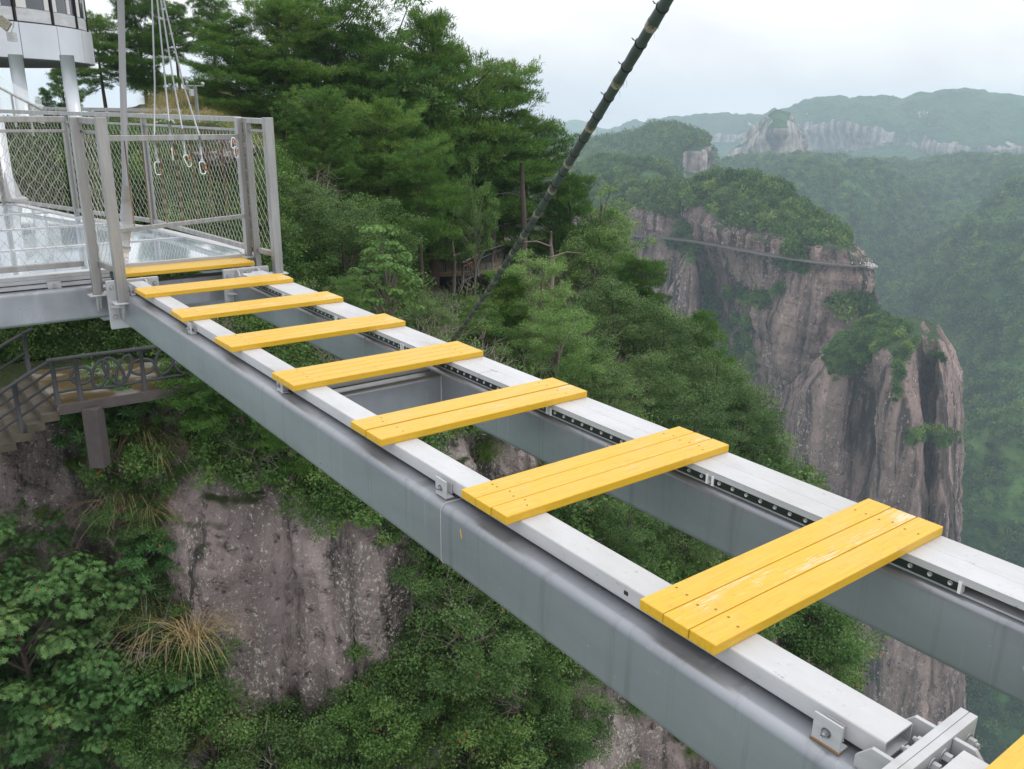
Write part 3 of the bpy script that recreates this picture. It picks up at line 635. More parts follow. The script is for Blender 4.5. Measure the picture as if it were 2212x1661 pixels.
grass_proto('tuft', 'grass', 130, .85, .014, .9, .34); grass_proto('straw', 'straw', 110, 1.15, .011, 1.0, .36)
KIND = {'pine_f': ('pine_tree', 'pine tree'), 'pine_g': ('pine_tree', 'pine tree'), 'twigs': ('bare_shrub', 'bare shrub'), 'pine_e': ('pine_tree', 'pine tree'), 'pine_a': ('pine_tree', 'pine tree'), 'pine_b': ('pine_tree', 'pine tree'), 'pine_c': ('pine_tree', 'pine tree'), 'pine_d': ('pine_tree', 'pine tree'),
 'dark_a': ('broadleaf_tree', 'tree'), 'dark_b': ('broadleaf_tree', 'tree'), 'mid_a': ('broadleaf_tree', 'tree'), 'airy': ('broadleaf_tree', 'tree'), 'light': ('small_tree', 'tree'),
 'feather': ('shrub', 'shrub'), 'big': ('shrub', 'shrub'), 'fine': ('shrub', 'shrub'), 'finem': ('shrub', 'shrub'), 'shrub': ('shrub', 'shrub'), 'fern': ('shrub', 'shrub'), 'tuft': ('grass_tuft', 'grass tuft'), 'straw': ('dry_grass_tuft', 'grass tuft')}
def plant(key, loc, s, w, label, group=None, tilt=(0, 0)):
    nm, cat = KIND[key]; H, cm, tm = PROTO[key]; rz = random.random()*6.28
    if tm is None:
        o = link(nm, cm, None, loc, (tilt[0], tilt[1], rz), (s*w, s*w, s)); return props(o, label, cat, group)
    t = thing(nm, label, cat, loc, 0, group); t.rotation_euler = (tilt[0], tilt[1], rz); t.scale = (s*w, s*w, s)
    link('crown', cm, t); link('trunk', tm, t); return t
def tree(key, x, ytop, g, label, w=1., group=None, hmin=2.):
    p = at(x, ytop, g); h = HB.ray_cast(Vector((p[0], p[1], 60)), Vector((0, 0, -1)))
    zb = h[0].z if h[0] is not None else p[2]-8
    Ht = max(hmin, p[2]-zb); return plant(key, (p[0], p[1], p[2]-Ht-.15), (Ht+.15)/PROTO[key][0], w*1., label, group)
def onhill(key, x, y, s, label, w=1., group=None, tilt=(0, 0), off=0.):
    h = hit(HB, x, y)
    if h is None: return None
    p, n = h; return plant(key, tuple(p+np.array(n)*off*np.sign(np.dot(n, CAM-p))), s, w, label, group, tilt)


TL = [
 ('pine_g', 205, 40, 50, 1.0, 'dark pine whose crown starts right beside the silver round pavilion'),
 ('pine_a', 290, -25, 52, .8, 'tall pine rising behind the thick grey rod, its top cut by the picture edge'),
 ('pine_c', 372, 15, 55, .9, 'thin bare-stemmed pine behind the four hanging cables'),
 ('pine_c', 452, -5, 57, .9, 'slim pine straight above the white weather mast'),
 ('pine_d', 128, 150, 60, 1., 'small wispy pine seen between the two silver columns and the rod'),
 ('pine_d', 95, 195, 58, 1., 'lowest little pine showing under the round pavilion'),
 ('pine_a', 600, 10, 44, 1.2, 'broad dense pine above the front end of the mesh fence'),
 ('pine_f', 700, -40, 48, 1.3, 'highest pine of the wood, its top running out of the picture'),
 ('pine_b', 505, 45, 43, 1.4, 'pine leaning out over the grass slope behind the weather mast'),
 ('pine_g', 772, 75, 46, 1.1, 'pine on the right shoulder of the tallest pine'),
 ('airy', 830, 45, 50, 1.15, 'airy pale-leaved tree standing against the sky between two pines'),
 ('pine_e', 928, 42, 50, 1.1, 'pointed pine alone on the skyline left of the dark stay cable'),
 ('pine_c', 1005, 125, 54, 1.15, 'pine filling the slope under the pointed skyline pine'),
 ('pine_e', 1085, 180, 58, 1.5, 'spreading pine with layered boughs on the falling skyline'),
 ('pine_c', 1145, 275, 60, 1.15, 'last skyline pine before the stay cable crosses the hills'),
 ('pine_g', 830, 235, 41, 1.0, 'mid-slope pine below the airy tree'),
 ('pine_f', 690, 215, 38, 1.2, 'dark pine right of the end post of the mesh fence'),
 ('pine_c', 905, 325, 39, .85, 'bright green pine above the wooden bench path'),
 ('pine_c', 1020, 270, 55, 1.3, 'loose pine with bare lower limbs over the far footpath'),
 ('dark_a', 655, 395, 32, 1.15, 'dark round tree right beside the mesh fence end post'),
 ('dark_b', 735, 420, 30, 1.1, 'dark tree behind the pale small tree by the planks'),
 ('dark_b', 600, 470, 29, 1.2, 'dark tree low behind the last steel post'),
 ('mid_a', 800, 430, 33, 1.2, 'shaded green tree in the hollow above the pale small tree'),
 ('light', 835, 490, 25.5, .85, 'small tree with pale rosettes of leaves above the yellow planks'),
 ('airy', 1025, 375, 45, .55, 'pale leafy tree in front of the pines near the bench path'),
 ('feather', 745, 590, 27, .9, 'light green feathery shrub behind the right rail of the ladder'),
 ('dark_b', 920, 640, 28, 1.0, 'grey-green round tree just left of the foot of the stay cable'),
 ('feather', 1160, 540, 32, .9, 'tall feathery bright shrub right of the stay cable'),
 ('feather', 1210, 660, 29, 1.1, 'bright green bush on the slope below the feathery shrub'),
 ('pine_d', 1232, 396, 56, 1.0, 'young pine with rusty tips standing right beside the stay cable'),
 ('airy', 1305, 425, 58, 1.2, 'loose olive-leaved tree in front of the wooded knoll'),
 ('mid_a', 1290, 500, 50, 1.2, 'olive green tree under the loose tree by the knoll'),
 ('pine_c', 1385, 565, 46, 1.0, 'pine spreading over the edge in front of the long cliff'),
 ('dark_a', 1330, 600, 42, 1.1, 'round tree in the middle of the wooded flank'),
 ('dark_a', 1440, 660, 43, 1.1, 'round dark tree below the rock column'),
 ('pine_d', 1515, 690, 50, 1.1, 'small pine at the edge of the flank before the cliff'),
 ('dark_b', 1560, 775, 44, 1.2, 'dense tree on the flank below the small edge pine'),
 ('dark_a', 1400, 760, 36, 1.1, 'big dense tree above the third yellow plank from the front'),
 ('dark_b', 1610, 850, 42, 1.25, 'dark tree on the flank right of the second yellow plank'),
 ('pine_d', 1655, 945, 46, 1.1, 'last small pine of the flank above the right beam'),
 ('dark_b', 1500, 850, 34, 1.2, 'dense tree touching the right-hand rail by the second plank'),
 ('mid_a', 1250, 690, 32, 1.1, 'mid green tree above the fourth yellow plank'),
 ('dark_b', 1310, 800, 30, 1.1, 'low dark tree just above the right-hand rail'),
 ('finem', 1050, 690, 30, 1.3, 'low leafy bush right of the foot of the stay cable'),
 ('pine_d', 1090, 600, 32, 1.0, 'dark young pine behind the stay cable by the dry grass'),
 ('dark_a', 1500, 1010, 37, 1.1, 'dense tree crown right under the second plank end'),
 ('dark_a', 1240, 1010, 27, 1.0, 'round dark tree seen between the beams under the second plank'),
 ('dark_b', 1390, 1080, 28, 1.1, 'fine-leaved tree crown between the beams beside the first plank'),
 ('finem', 1700, 1000, 52, 1.0, 'bush at the very edge of the flank beside the far cliff'),
]
for k, x, y, g, w, lb in TL: tree(k, x, y, g, lb, w, 'trees of the wooded hillside')
SL = [
 ('big', 20, 1440, 1.0, 'broad-leaved shrub at the left picture edge over the dark rock'),
 ('big', 120, 1585, 1.15, 'largest broad-leaved shrub in the lower left corner'),
 ('big', 245, 1690, 1.0, 'broad-leaved shrub between the corner shrub and the rock face'),
 ('big', -60, 1640, 1.1, 'broad-leaved shrub half outside the left picture edge'),
 ('big', 60, 1790, 1.1, 'broad-leaved shrub at the very bottom of the left corner'),
 ('finem', 365, 1640, .8, 'fine-leaved bush left under the pale rock face'),
 ('fine', 470, 1760, 1.0, 'fine-leaved dark bush at the foot of the pale rock face'),
 ('finem', 600, 1780, 1.0, 'bush at the bottom edge below the middle of the rock face'),
 ('fine', 730, 1760, 1.0, 'dark bush at the bottom edge below the right part of the rock face'),
 ('finem', 850, 1650, .95, 'bush climbing the right foot of the pale rock face'),
 ('fine', 960, 1560, 1.1, 'dense bush right of the pale rock face'),
 ('fine', 1040, 1440, 1.0, 'dense bush right under the grey box beam'),
 ('fine', 950, 1370, .8, 'small-leaved bush hugging the right edge of the rock face'),
 ('mid_a', 1130, 1600, .42, 'brighter green bush under the box beam near the bottom'),
 ('finem', 1000, 1740, 1.0, 'bush at the bottom edge right of the middle'),
 ('fine', 1130, 1760, 1.0, 'bush at the bottom edge beside the small reddish rock'),
 ('fine', 1220, 1640, .7, 'bush beside the small rock at the foot of the beam'),
 ('fern', 240, 985, 1.0, 'bush with fingered leaves under the walkway pillar'),
 ('fern', 275, 940, .8, 'fingered-leaf bush growing up to the walkway edge'),
 ('shrub', 300, 1080, .9, 'hanging shrub in the gully left of the pale rock face'),
 ('fine', 305, 1190, .5, 'dark shrub half way down the gully'),
 ('fern', 345, 1260, .75, 'bright leafy shrub in the gully above the straw'),
 ('fine', 330, 1380, .6, 'dark shrub low in the gully beside the broad-leaved shrubs'),
 ('shrub', 395, 1480, .8, 'green shrub at the lower end of the gully'),
 ('shrub', 440, 1600, 1.0, 'green shrub under the lower end of the gully'),
 ('pine_d', 540, 985, .52, 'low spreading pine hanging over the rock face behind the beam'),
 ('pine_d', 640, 1060, .5, 'low pine on the rock edge, the one nearer the box beam'),
 ('pine_d', 470, 920, .45, 'low pine at the upper left of the rock face'),
 ('finem', 410, 930, .5, 'bush above the dry grass beside the walkway'),
 ('fine', 1330, 1230, .7, 'small-leaved bush between the beams left of the first plank'),
 ('fine', 1450, 1260, .8, 'small-leaved bush between the beams behind the first plank'),
 ('finem', 1490, 1200, .7, 'bush between the beams at the far side of the first plank'),
 ('shrub', 1745, 1440, 1.6, 'bright grassy bush on the cliff edge between the beams'),
]
for k, x, y, s, lb in SL: onhill(k, x, y, s, lb, 1., 'shrubs on the rock slope', off=.25)
GL = [('straw', 330, 950, 1.1, 'dry grass clump hanging left of the low pines'), ('straw', 352, 985, 1., 'second dry grass clump under the one by the low pines'),
 ('straw', 300, 1090, 1.2, 'dry grass clump high in the gully'), ('straw', 345, 1110, .9, 'thin dry grass clump beside the gully shrub'),
 ('straw', 380, 1350, 1.5, 'biggest arching dry grass clump left of the pale rock face'), ('straw', 430, 1365, 1.4, 'arching dry grass clump touching the pale rock face'),
 ('straw', 320, 1275, 1.1, 'dry grass clump beside the bright gully shrub'), ('straw', 350, 1430, 1., 'dry grass clump under the biggest arching one'),
 ('straw', 470, 1560, .9, 'dry grass clump at the lower left foot of the rock face'), ('straw', 1130, 635, 1.4, 'reddish dry grass right of the stay cable'),
 ('tuft', 160, 1015, .8, 'green grass tuft on the dark rock under the walkway'), ('tuft', 235, 1030, .45, 'small grass tuft beside the gully on the dark rock'),
 ('tuft', 340, 1020, .8, 'green grass tuft below the dry clumps'), ('tuft', 210, 1205, .5, 'small grass tuft on the dark rock above the broad-leaved shrubs'),
 ('tuft', 1042, 1000, .9, 'long green grass tuft hanging on the rock seen between the beams'), ('tuft', 1050, 965, .7, 'shorter grass tuft above the long one between the beams'),
 ('tuft', 825, 1165, .45, 'lone grass tuft on the right of the pale rock face'), ('tuft', 540, 1560, .8, 'grass tuft at the bottom of the pale rock face'),
 ('tuft', 95, 1105, .45, 'yellowish small tuft in the middle of the dark rock'), ('tuft', 1740, 1350, 1.6, 'bright grass tuft on the cliff edge between the beams'),
 ('tuft', 1765, 1400, 1.6, 'bright hanging grass lower on the cliff edge'), ('tuft', 1755, 1450, 1.5, 'lowest hanging grass on the cliff edge')]
for k_, (x, y, s, lb) in enumerate(((985, 1375, 1.3, 'bare grey twigs standing out of the bushes right of the rock face'), (915, 1300, .9, 'bare twig bush leaning on the right edge of the pale rock face'), (560, 1610, 1., 'bare twigs among the bushes under the pale rock face'), (1080, 1530, 1.1, 'bare twigs in the bushes under the box beam'), (395, 1425, 1., 'dead twigs beside the biggest dry grass clump'), (285, 1150, .8, 'dead twigs in the gully'), (760, 1640, 1., 'bare twigs at the foot of the pale rock face'))):
    onhill('twigs', x, y, s, lb, 1., 'bare twigs in the bushes', tilt=(.5, .3), off=.9)
for k, x, y, s, lb in GL: onhill(k, x, y, s*1.35, lb, 1., 'grass tufts on the rock', off=.30)

# ---- uncountable growth: one object each, instanced clumps
def gn_scatter(name, pts, scl, protos, kind='stuff', zs=None, upright=True):
    pts = np.asarray(pts, np.float32); n = len(pts)
    me = bpy.data.meshes.new(name); me.vertices.add(n); me.vertices.foreach_set('co', pts.ravel())
    a = me.attributes.new('scl', 'FLOAT_VECTOR', 'POINT'); s3 = np.stack([scl, scl, scl*(zs if zs is not None else 1.)], 1).astype(np.float32); a.data.foreach_set('vector', s3.ravel())
    a = me.attributes.new('rot', 'FLOAT_VECTOR', 'POINT'); r3 = rng.normal(size=(n, 3))*.2; r3[:, 2] = rng.random(n)*6.28; a.data.foreach_set('vector', r3.astype(np.float32).ravel())
    a = me.attributes.new('pick', 'INT', 'POINT'); a.data.foreach_set('value', rng.integers(0, len(protos), n).astype(np.int32)); me.update()
    col = bpy.data.collections.new(name+'_kinds')
    for i, m_ in enumerate(protos): col.objects.link(bpy.data.objects.new('%s_kind%02d' % (name, i), m_))
    ng = bpy.data.node_groups.new(name+'_scatter', 'GeometryNodeTree')
    ng.interface.new_socket('Geometry', in_out='INPUT', socket_type='NodeSocketGeometry'); ng.interface.new_socket('Geometry', in_out='OUTPUT', socket_type='NodeSocketGeometry')
    N, L = ng.nodes, ng.links; gi = N.new('NodeGroupInput'); go = N.new('NodeGroupOutput'); ip = N.new('GeometryNodeInstanceOnPoints'); ci = N.new('GeometryNodeCollectionInfo')
    ci.inputs['Collection'].default_value = col; ci.inputs['Separate Children'].default_value = True; ci.inputs['Reset Children'].default_value = True
    def attr(nm, dt):
        q = N.new('GeometryNodeInputNamedAttribute'); q.data_type = dt; q.inputs['Name'].default_value = nm; return q.outputs['Attribute']
    L.new(gi.outputs[0], ip.inputs['Points']); L.new(ci.outputs[0], ip.inputs['Instance']); ip.inputs['Pick Instance'].default_value = True
    L.new(attr('pick', 'INT'), ip.inputs['Instance Index']); L.new(attr('scl', 'FLOAT_VECTOR'), ip.inputs['Scale'])
    e = N.new('FunctionNodeEulerToRotation'); L.new(attr('rot', 'FLOAT_VECTOR'), e.inputs[0]); L.new(e.outputs[0], ip.inputs['Rotation'])
    L.new(ip.outputs[0], go.inputs[0])
    o = link(name, me); md = o.modifiers.new('scatter', 'NODES'); md.node_group = ng; o['kind'] = kind; return o
def clump_proto(nm, n, L, W, lm, flat=.7, whorl=0, sub=5):
    Vs = []; T = []
    for i in range(sub):
        c = rng.normal(size=3)*[.45, .45, .2]+[0, 0, .15]; v = clump_leaves(c, .5, n//sub, L, W, flat, .1, whorl); Vs.append(v); k = len(v)//4
        T.append(np.clip(rng.uniform(.1, .7)+rng.normal(size=k)*.14, 0, .99))
    T = np.concatenate(T); T[rng.random(len(T)) < .0015] = 1.
    return soup(nm, np.concatenate(Vs), M[lm], T)
U1 = [clump_proto('leaf_clump', 700, .13, .06, lm) for lm in ('dark_leaf', 'dark_leaf', 'mid_leaf', 'dark_leaf', 'mid_leaf', 'pine', 'light_leaf')]+[clump_proto('leaf_clump', 420, .20, .09, 'mid_leaf'), PROTO['tuft'][1], PROTO['twigs'][1]]+[clump_proto('leaf_clump', 600, .19, .045, 'mid_leaf', whorl=6)]
ROCKS = [[(372, 1065), (470, 1010), (560, 1060), (700, 1110), (935, 1175), (925, 1250), (905, 1400), (850, 1500), (640, 1520), (500, 1470), (470, 1350), (385, 1230)],
 [(-60, 925), (245, 905), (262, 1180), (215, 1300), (110, 1230), (30, 1160), (-60, 1130)], [(890, 905), (1170, 950), (1190, 1030), (1000, 1080), (900, 1060)],
 [(1235, 1440), (1330, 1480), (1540, 1680), (1235, 1680)], [(1600, 1320), (1712, 1340), (1720, 1500), (1610, 1500)]]
nu, nv = HG.shape[:2]; N0 = 15000
iu = rng.integers(0, nu-1, N0); iv = (rng.random(N0)**1.0*(nv-2)).astype(int)
px, py = HPX[iu, iv], HPY[iu, iv]; P = HG[iu, iv]; ok = (py < 2100) & (px > -250)
for rk in ROCKS: ok &= ~inpoly(px, py, rk)
ok &= ~((px < 500) & (py > 765) & (py < 930))                   # the bench the walkway stands on
ok &= ~((px < 660) & (py < 640)); ok &= ~(inpoly(px, py, [(870, 550), (1180, 470), (1180, 620), (1090, 690), (890, 690)]))
gg = (P-CAM)@FH
sc_ = np.clip(gg/22, .8, 2.2)*rng.uniform(.3, .95, N0); sc_[(px < 420) & (py > 880) & (py < 1400)] *= .6; sc_[(py < 790) & (px < 430)] *= .5
dens = rng.random(N0) < np.where(fbm(P/2.2, 3) > -.35, .95, .25)
ok &= dens
gn_scatter('undergrowth', (P+np.array([0, 0, .05]))[ok], sc_[ok], U1)
# low plants on the grassy bank behind the platform
iu = rng.integers(0, nu*2//5, 9000); iv = rng.integers(0, nv//2, 9000); px, py = HPX[iu, iv], HPY[iu, iv]; P = HG[iu, iv]
gk = (P-CAM)@FH
ok = (px < 680) & (py < 768) & (gk < 75) & (gk > 21.5) & ~((py < 300) & (px > 60) & (px < 260))
gn_scatter('bank_bushes', P[ok & (py > 305)][:5200], rng.uniform(.4, .8, (ok & (py > 305)).sum())[:5200], [clump_proto('leaf_clump', 600, .14, .055, lm) for lm in ('mid_leaf', 'dark_leaf', 'mid_leaf', 'light_leaf', 'big_leaf')])
gp_ = (px > 330) & (px < 680) & (py < 330) & (gk > 28) & (gk < 62)
gn_scatter('slope_grass', P[gp_], rng.uniform(.8, 1.7, gp_.sum()), [PROTO['tuft'][1], PROTO['tuft'][1], PROTO['straw'][1]])

# tree cover across the gorge
def puff(nm, n, sub, lm='far_leaf', r=1.):
    Vs = []; T = []
    for i in range(sub):
        u = rng.normal(size=3); u /= np.linalg.norm(u); u[2] = abs(u[2])*.9-.1; c = u*.55*r+[0, 0, .45]
        v = clump_leaves(c, .42*r, n//sub, .26, .17, .8, 0); Vs.append(v); T.append(np.clip(rng.uniform(.1, .75)+rng.normal(size=len(v)//4)*.12, 0, .99))
    return soup(nm, np.concatenate(Vs), M[lm], np.concatenate(T))
PF = [puff('tree_crown', 420, 16) for _ in range(5)]; PFL = [puff('tree_crown', 90, 9) for _ in range(5)]
def cover(name, G, n, size, test, protos, jit=.35):
    nu, nv = G.shape[:2]; Nn = gnorm(G); iu = rng.integers(0, nu-1, n); iv = rng.integers(0, nv-1, n)
    fu, fv = rng.random((n, 1)), rng.random((n, 1)); P = G[iu, iv]*(1-fu)+G[iu+1, iv]*fu+(G[iu, iv+1]-G[iu, iv])*fv
    x, y = proj(P); ok = test(x, y, P, Nn[iu, iv]); s = size*(1-jit+2*jit*rng.random(n)**1.6)
    return gn_scatter(name, P[ok]-np.array([0, 0, .55])*s[ok][:, None], s[ok], protos, zs=rng.uniform(.75, 1.5, ok.sum()))
ZC = lambda L_: [(1296+.41406*x, 162+.41406*y) for x, y in L_]
CV = [ZC(q) for q in ([(440, 600), (520, 555), (600, 525), (700, 535), (830, 535), (930, 580), (1040, 680), (1160, 750), (1230, 800), (1290, 860), (1270, 885), (1200, 850), (1130, 880), (1050, 850), (1010, 840), (930, 820), (880, 810), (840, 790), (760, 790), (690, 780), (600, 740), (590, 700), (540, 680), (470, 690), (400, 700)],
 [(-300, 560), (0, 600), (150, 600), (280, 560), (420, 600), (420, 700), (380, 740), (200, 700), (100, 690), (-300, 700)], [(560, 1060), (600, 1010), (590, 1180), (640, 1180), (630, 1350), (560, 1330), (540, 1240)],
 [(650, 1130), (720, 1120), (830, 1130), (900, 1180), (890, 1200), (820, 1220), (740, 1170), (660, 1170)], [(620, 1350), (700, 1250), (790, 1270), (790, 1400), (850, 1550), (800, 1600), (700, 1500), (640, 1450)],
 [(930, 965), (1060, 965), (1080, 990), (1070, 1020), (940, 1010)], [(980, 900), (1040, 880), (1050, 920), (990, 940)], [(1330, 1130), (1370, 1180), (1420, 1230), (1480, 1260), (1350, 1260), (1320, 1200)],
 [(350, 870), (510, 890), (520, 930), (430, 930), (350, 900)], [(430, 790), (480, 790), (480, 870), (410, 860)], [(1200, 1170), (1270, 1170), (1260, 1210), (1230, 1200)])]
def t_cliff(x, y, P, n):
    q = (n[:, 2] > .80) & (P@FH > 470)
    for pl in CV: q |= inpoly(x, y, pl)
    q |= (n[:, 2] > .5) & (y > 620) & (fbm(P/14, 3) > .35)
    return q & ~((x > 1845) & (y < 610))
cover('cliff_top_trees', CG, 14000, 3.7, t_cliff, PF, .55)
PV = [ZC(q) for q in ([(1170, 1380), (1300, 1290), (1370, 1230), (1480, 1260), (1560, 1290), (1620, 1325), (1570, 1365), (1460, 1420), (1400, 1480), (1330, 1560), (1230, 1600), (1180, 1500)],
 [(1600, 1400), (1660, 1390), (1580, 1480), (1570, 1700), (1530, 1700), (1540, 1500)], [(1735, 1460), (1760, 1450), (1780, 1480), (1745, 1490)])]+[[(1950, 930), (2010, 925), (2070, 935), (2060, 962), (1960, 955)]]
def t_pil(x, y, P, n):
    q = (n[:, 2] > .85) & (P@FH > 362)
    for pl in PV: q |= inpoly(x, y, pl)
    return q
cover('tower_top_trees', PG, 10000, 2.1, t_pil, PF, .5)
cover('column_top_shrubs', SG, 900, 1.8, lambda x, y, P, n: (n[:, 2] > .6), PFL)
cover('knoll_trees', KG, 8000, 4.4, lambda x, y, P, n: (~inpoly(x, y, [(1362, 400), (1385, 366), (1420, 362), (1462, 402), (1475, 425), (1440, 425), (1400, 418)])) & (y < 560), PF)
cover('ridge_trees', TG, 16000, 7.0, lambda x, y, P, n: (y < 470) & (n[:, 2] > .30) & ~inpoly(x, y, [(1465, 318), (1535, 312), (1535, 420), (1470, 420)]) & ~inpoly(x, y, [(1415, 300), (1440, 300), (1440, 330), (1420, 330)]), PFL)
cover('valley_forest', VG, 56000, 6.0, lambda x, y, P, n: (y > 335) & (x > 1450) & (x < 2330) & (y < 1750) & (rng.random(len(x)) < .9), PFL+PF[:1], .5)
# ------------------------------------------------------------------ the ladder bridge
PX0, PX1 = 1.573, 2.715
def rrect(w, h, r, n=5):
    pts = []
    for cx, cy, a0 in ((w/2-r, h/2-r, 0), (-w/2+r, h/2-r, 90), (-w/2+r, -h/2+r, 180), (w/2-r, -h/2+r, 270)):
        for k in range(n+1):
            a = R(a0+90*k/n); pts.append((cx+r*math.cos(a), cy+r*math.sin(a)))
    return pts
def tube_along_y(mb, xc, zc, w, h, r, y0, y1, wall=0., m=None, capped=True, axis='y', n=5):
    o = rrect(w, h, r, n); K = len(o)
    def P(p, y): return (xc+p[0], y, zc+p[1]) if axis == 'y' else (y, xc+p[0], zc+p[1])
    ys = np.linspace(y0, y1, max(2, int(abs(y1-y0)/.5)+1)); V = [P(p, y) for y in ys for p in o]
    mb.add(V, [(i*K+k, i*K+(k+1) % K, (i+1)*K+(k+1) % K, (i+1)*K+k) for i in range(len(ys)-1) for k in range(K)], m, True)
    if wall:
        q = rrect(w-2*wall, h-2*wall, max(.001, r-wall), n)
        for y, s in ((y0, 1), (y1, -1)): mb.add([P(p, y) for p in o]+[P(p, y) for p in q], [(k, (k+1) % K, K+(k+1) % K, K+k)[::s] for k in range(K)], m, False)
        mb.add([P(p, y0) for p in q]+[P(p, y1) for p in q], [(k, K+k, K+(k+1) % K, (k+1) % K) for k in range(K)], m, True)
    elif capped: mb.add([P(p, y0) for p in o], [tuple(range(K))], m, False); mb.add([P(p, y1) for p in o], [tuple(range(K))[::-1]], m, False)
YC = [(1.027*1.3, 3), (1.72*1.3, 3), (2.391*1.3, 2), (3.075*1.3, 4), (3.748*1.3, 4), (4.43*1.3, 4), (5.11*1.3, 4)]
names = ['nearest whole yellow step, three boards with paint worn off the middle one', 'second yellow step from the front, three boards', 'yellow step of two boards with an open gap between them',
         'fourth yellow step from the front, grooved, beside the cross beam', 'fifth yellow step from the front, grooved', 'sixth yellow step from the front, with a long crack', 'yellow step just in front of the gate posts']
def step(yc, nb, wid, label, wear, x0=PX0, x1=PX1, crack=True):
    t = thing('plank_step', label, 'step', ((x0+x1)/2, yc, 0), 0, 'yellow plank steps of the ladder bridge'); L = x1-x0
    gap = .012 if nb == 2 else .003; bw = (wid-gap*(nb-1))/nb
    for k in range(nb):
        yk = -wid/2+bw/2+k*(bw+gap); mb = MB(); mb.box((random.uniform(-.002, .002), yk, -.0165), (L+random.uniform(-.004, .004), bw, .033), m=0)
        b = mb.build('board', [M['yellow']], t, bevel=.0035)
        w_ = wear if not isinstance(wear, (list, tuple)) else wear[min(k, len(wear)-1)]
        at_ = b.data.attributes.new('wear', 'FLOAT', 'FACE'); at_.data.foreach_set('value', [w_]*len(b.data.polygons))
        sc = MB()
        for sx in (-1, 1):
            for dy in ((-.22, .22) if nb < 4 else (0,)):
                c = (sx*(L/2-.12)+random.uniform(-.012, .012), yk+bw*dy+random.uniform(-.006, .006), .0006); sc.tube([(c[0], c[1], -.004), c], .0042, 10)
        sc.each('screw', M['screw'], b)
    return t
for (yc, nb), nm, wr in zip(YC, names, ([.0, .50, -.3], .25, .35, .1, .35, .5, .4)): step(yc, nb, .273, nm, wr)
step(7.58, 4, .30, 'yellow step at the threshold of the glass platform', -.2, 1.655, 2.748)
step(.44, 3, .273, 'yellow step cut off by the lower right corner of the picture', -.2)
step(-.45, 3, .273, 'yellow step behind the viewer', 0.)
Y0, Y1 = .72, 7.32
def box_beam(xc, label, ya, yb, segs, name='box_beam'):
    t = thing(name, label, 'beam', (xc, ya, -.36))
    mb = MB(); tube_along_y(mb, 0, .1275, .26, .255, .032, .002, yb-ya, 0, n=7); mb.build('beam_body', M['beam_paint'], t)
    wb = MB()
    for s in segs:
        pts = rrect(.262, .257, .032, 5); K = len(pts)
        P3 = [(p[0], s-ya+.002*math.sin(i*2.7)+(.004 if i % 2 else 0), .1275+p[1]) for i, p in enumerate(pts)]; wb.tube(P3+[P3[0]], .0025, 5)
    if segs: wb.build('weld_bead', M['weld'], t)
    return t
bl = box_beam(1.69, 'left grey box beam running under the steps towards the platform', Y0, Y1, [2.49])
br = box_beam(2.63, 'right grey box beam behind the gaps between the steps', Y0, Y1, [2.6, 4.9])
box_beam(1.69, 'stub of the left box beam beyond the near joint', -1.5, .68, []); box_beam(2.63, 'stub of the right box beam beyond the near joint', -1.5, .68, [])
# paint drips and rust runs on the left beam
dr = MB(); dr.bar((1.5592, 2.36, -.150), (1.5592, 2.352, -.185), .002, .003); dr.build('paint_drip', M['yellow_drip'], bl).location = (-1.69, -Y0, .36)
def rail_tube(xc, w, label, ya, yb, name='rail_tube'):
    t = thing(name, label, 'rail', (xc, ya, -.09), 0)
    mb = MB(); tube_along_y(mb, 0, .0285, w, .057, .006, 0, yb-ya, .005); mb.build('tube', M['white_paint'], t); return t
rl = rail_tube(1.6925, .115, 'white square rail tube on the left beam, open at its near end', .76, 7.22)
for y, w in ((1.585, .016), (3.29, .007), (5.95, .006)):
    h = MB(); h.box((-.0578, y-.76, .03), (.003, w, w*.8 if w > .01 else w)); h.build('slot', M['dark'], rl)
rr = rail_tube(2.66, .115, 'white rail tube on the right beam with a lamp channel along its inner edge', .76, 7.15)
cv = MB()
for a, b in ((.76, 3.60), (3.604, 7.10)): cv.box((-.108, (a+b)/2-.76, .0545), (.098, b-a, .006)); cv.box((-.1545, (a+b)/2-.76, .042), (.005, b-a, .020))
cv.box((-.058, 3.60-.76, .0585), (.012, .05, .004)); cv.each('channel_cover', M['white_paint'], rr)
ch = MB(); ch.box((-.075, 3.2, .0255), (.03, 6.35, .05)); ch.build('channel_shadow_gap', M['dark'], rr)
rail_tube(1.70, .115, 'white rail tube in the lower right corner beyond the bolted joint', -1.5, .645)
rail_tube(2.66, .115, 'right rail tube beyond the near joint', -1.5, .645)
for k, (a, b) in enumerate(((1.02, 2.0), (2.02, 3.0), (3.02, 4.4), (4.42, 5.3), (5.32, 6.2), (6.22, 7.0))):
    t = thing('light_strip', 'black strip of small round lamps under the right rail, %s' % ('the end nearest the viewer', 'between the two nearest whole steps', 'past the two-board step', 'beside the fourth step', 'beside the fifth step', 'nearest the platform')[k], 'light strip', (2.515, a, -.083), 0, 'lamp strips under the right rail')
    s = MB(); s.box((0, (b-a)/2, .012), (.022, b-a, .034)); s.build('housing', M['black'], t, bevel=.002)
    s = MB(); s.box((-.002, 0.004, .012), (.028, .010, .040)); s.box((-.002, b-a-.004, .012), (.028, .010, .040)); s.each('end_cap', M['white_metal'], t)
    n = int((b-a)/.062); s = MB()
    for i in range(n):
        y = .035+i*(b-a-.07)/(n-1); s.tube([(-.010, y, .013), (-.0135, y, .013)], [.0085, .0075], 10)
    s.build('lamp_row', M['led'], t)
s = MB(); s.box((2.545, 3.9, -.0995), (.05, 6.3, .007)); props(s.build('seating_strip', M['bracket'], None, origin=(2.545, .75, -.103)), 'thin grey strip lying on the right beam under the lamps', 'strip')
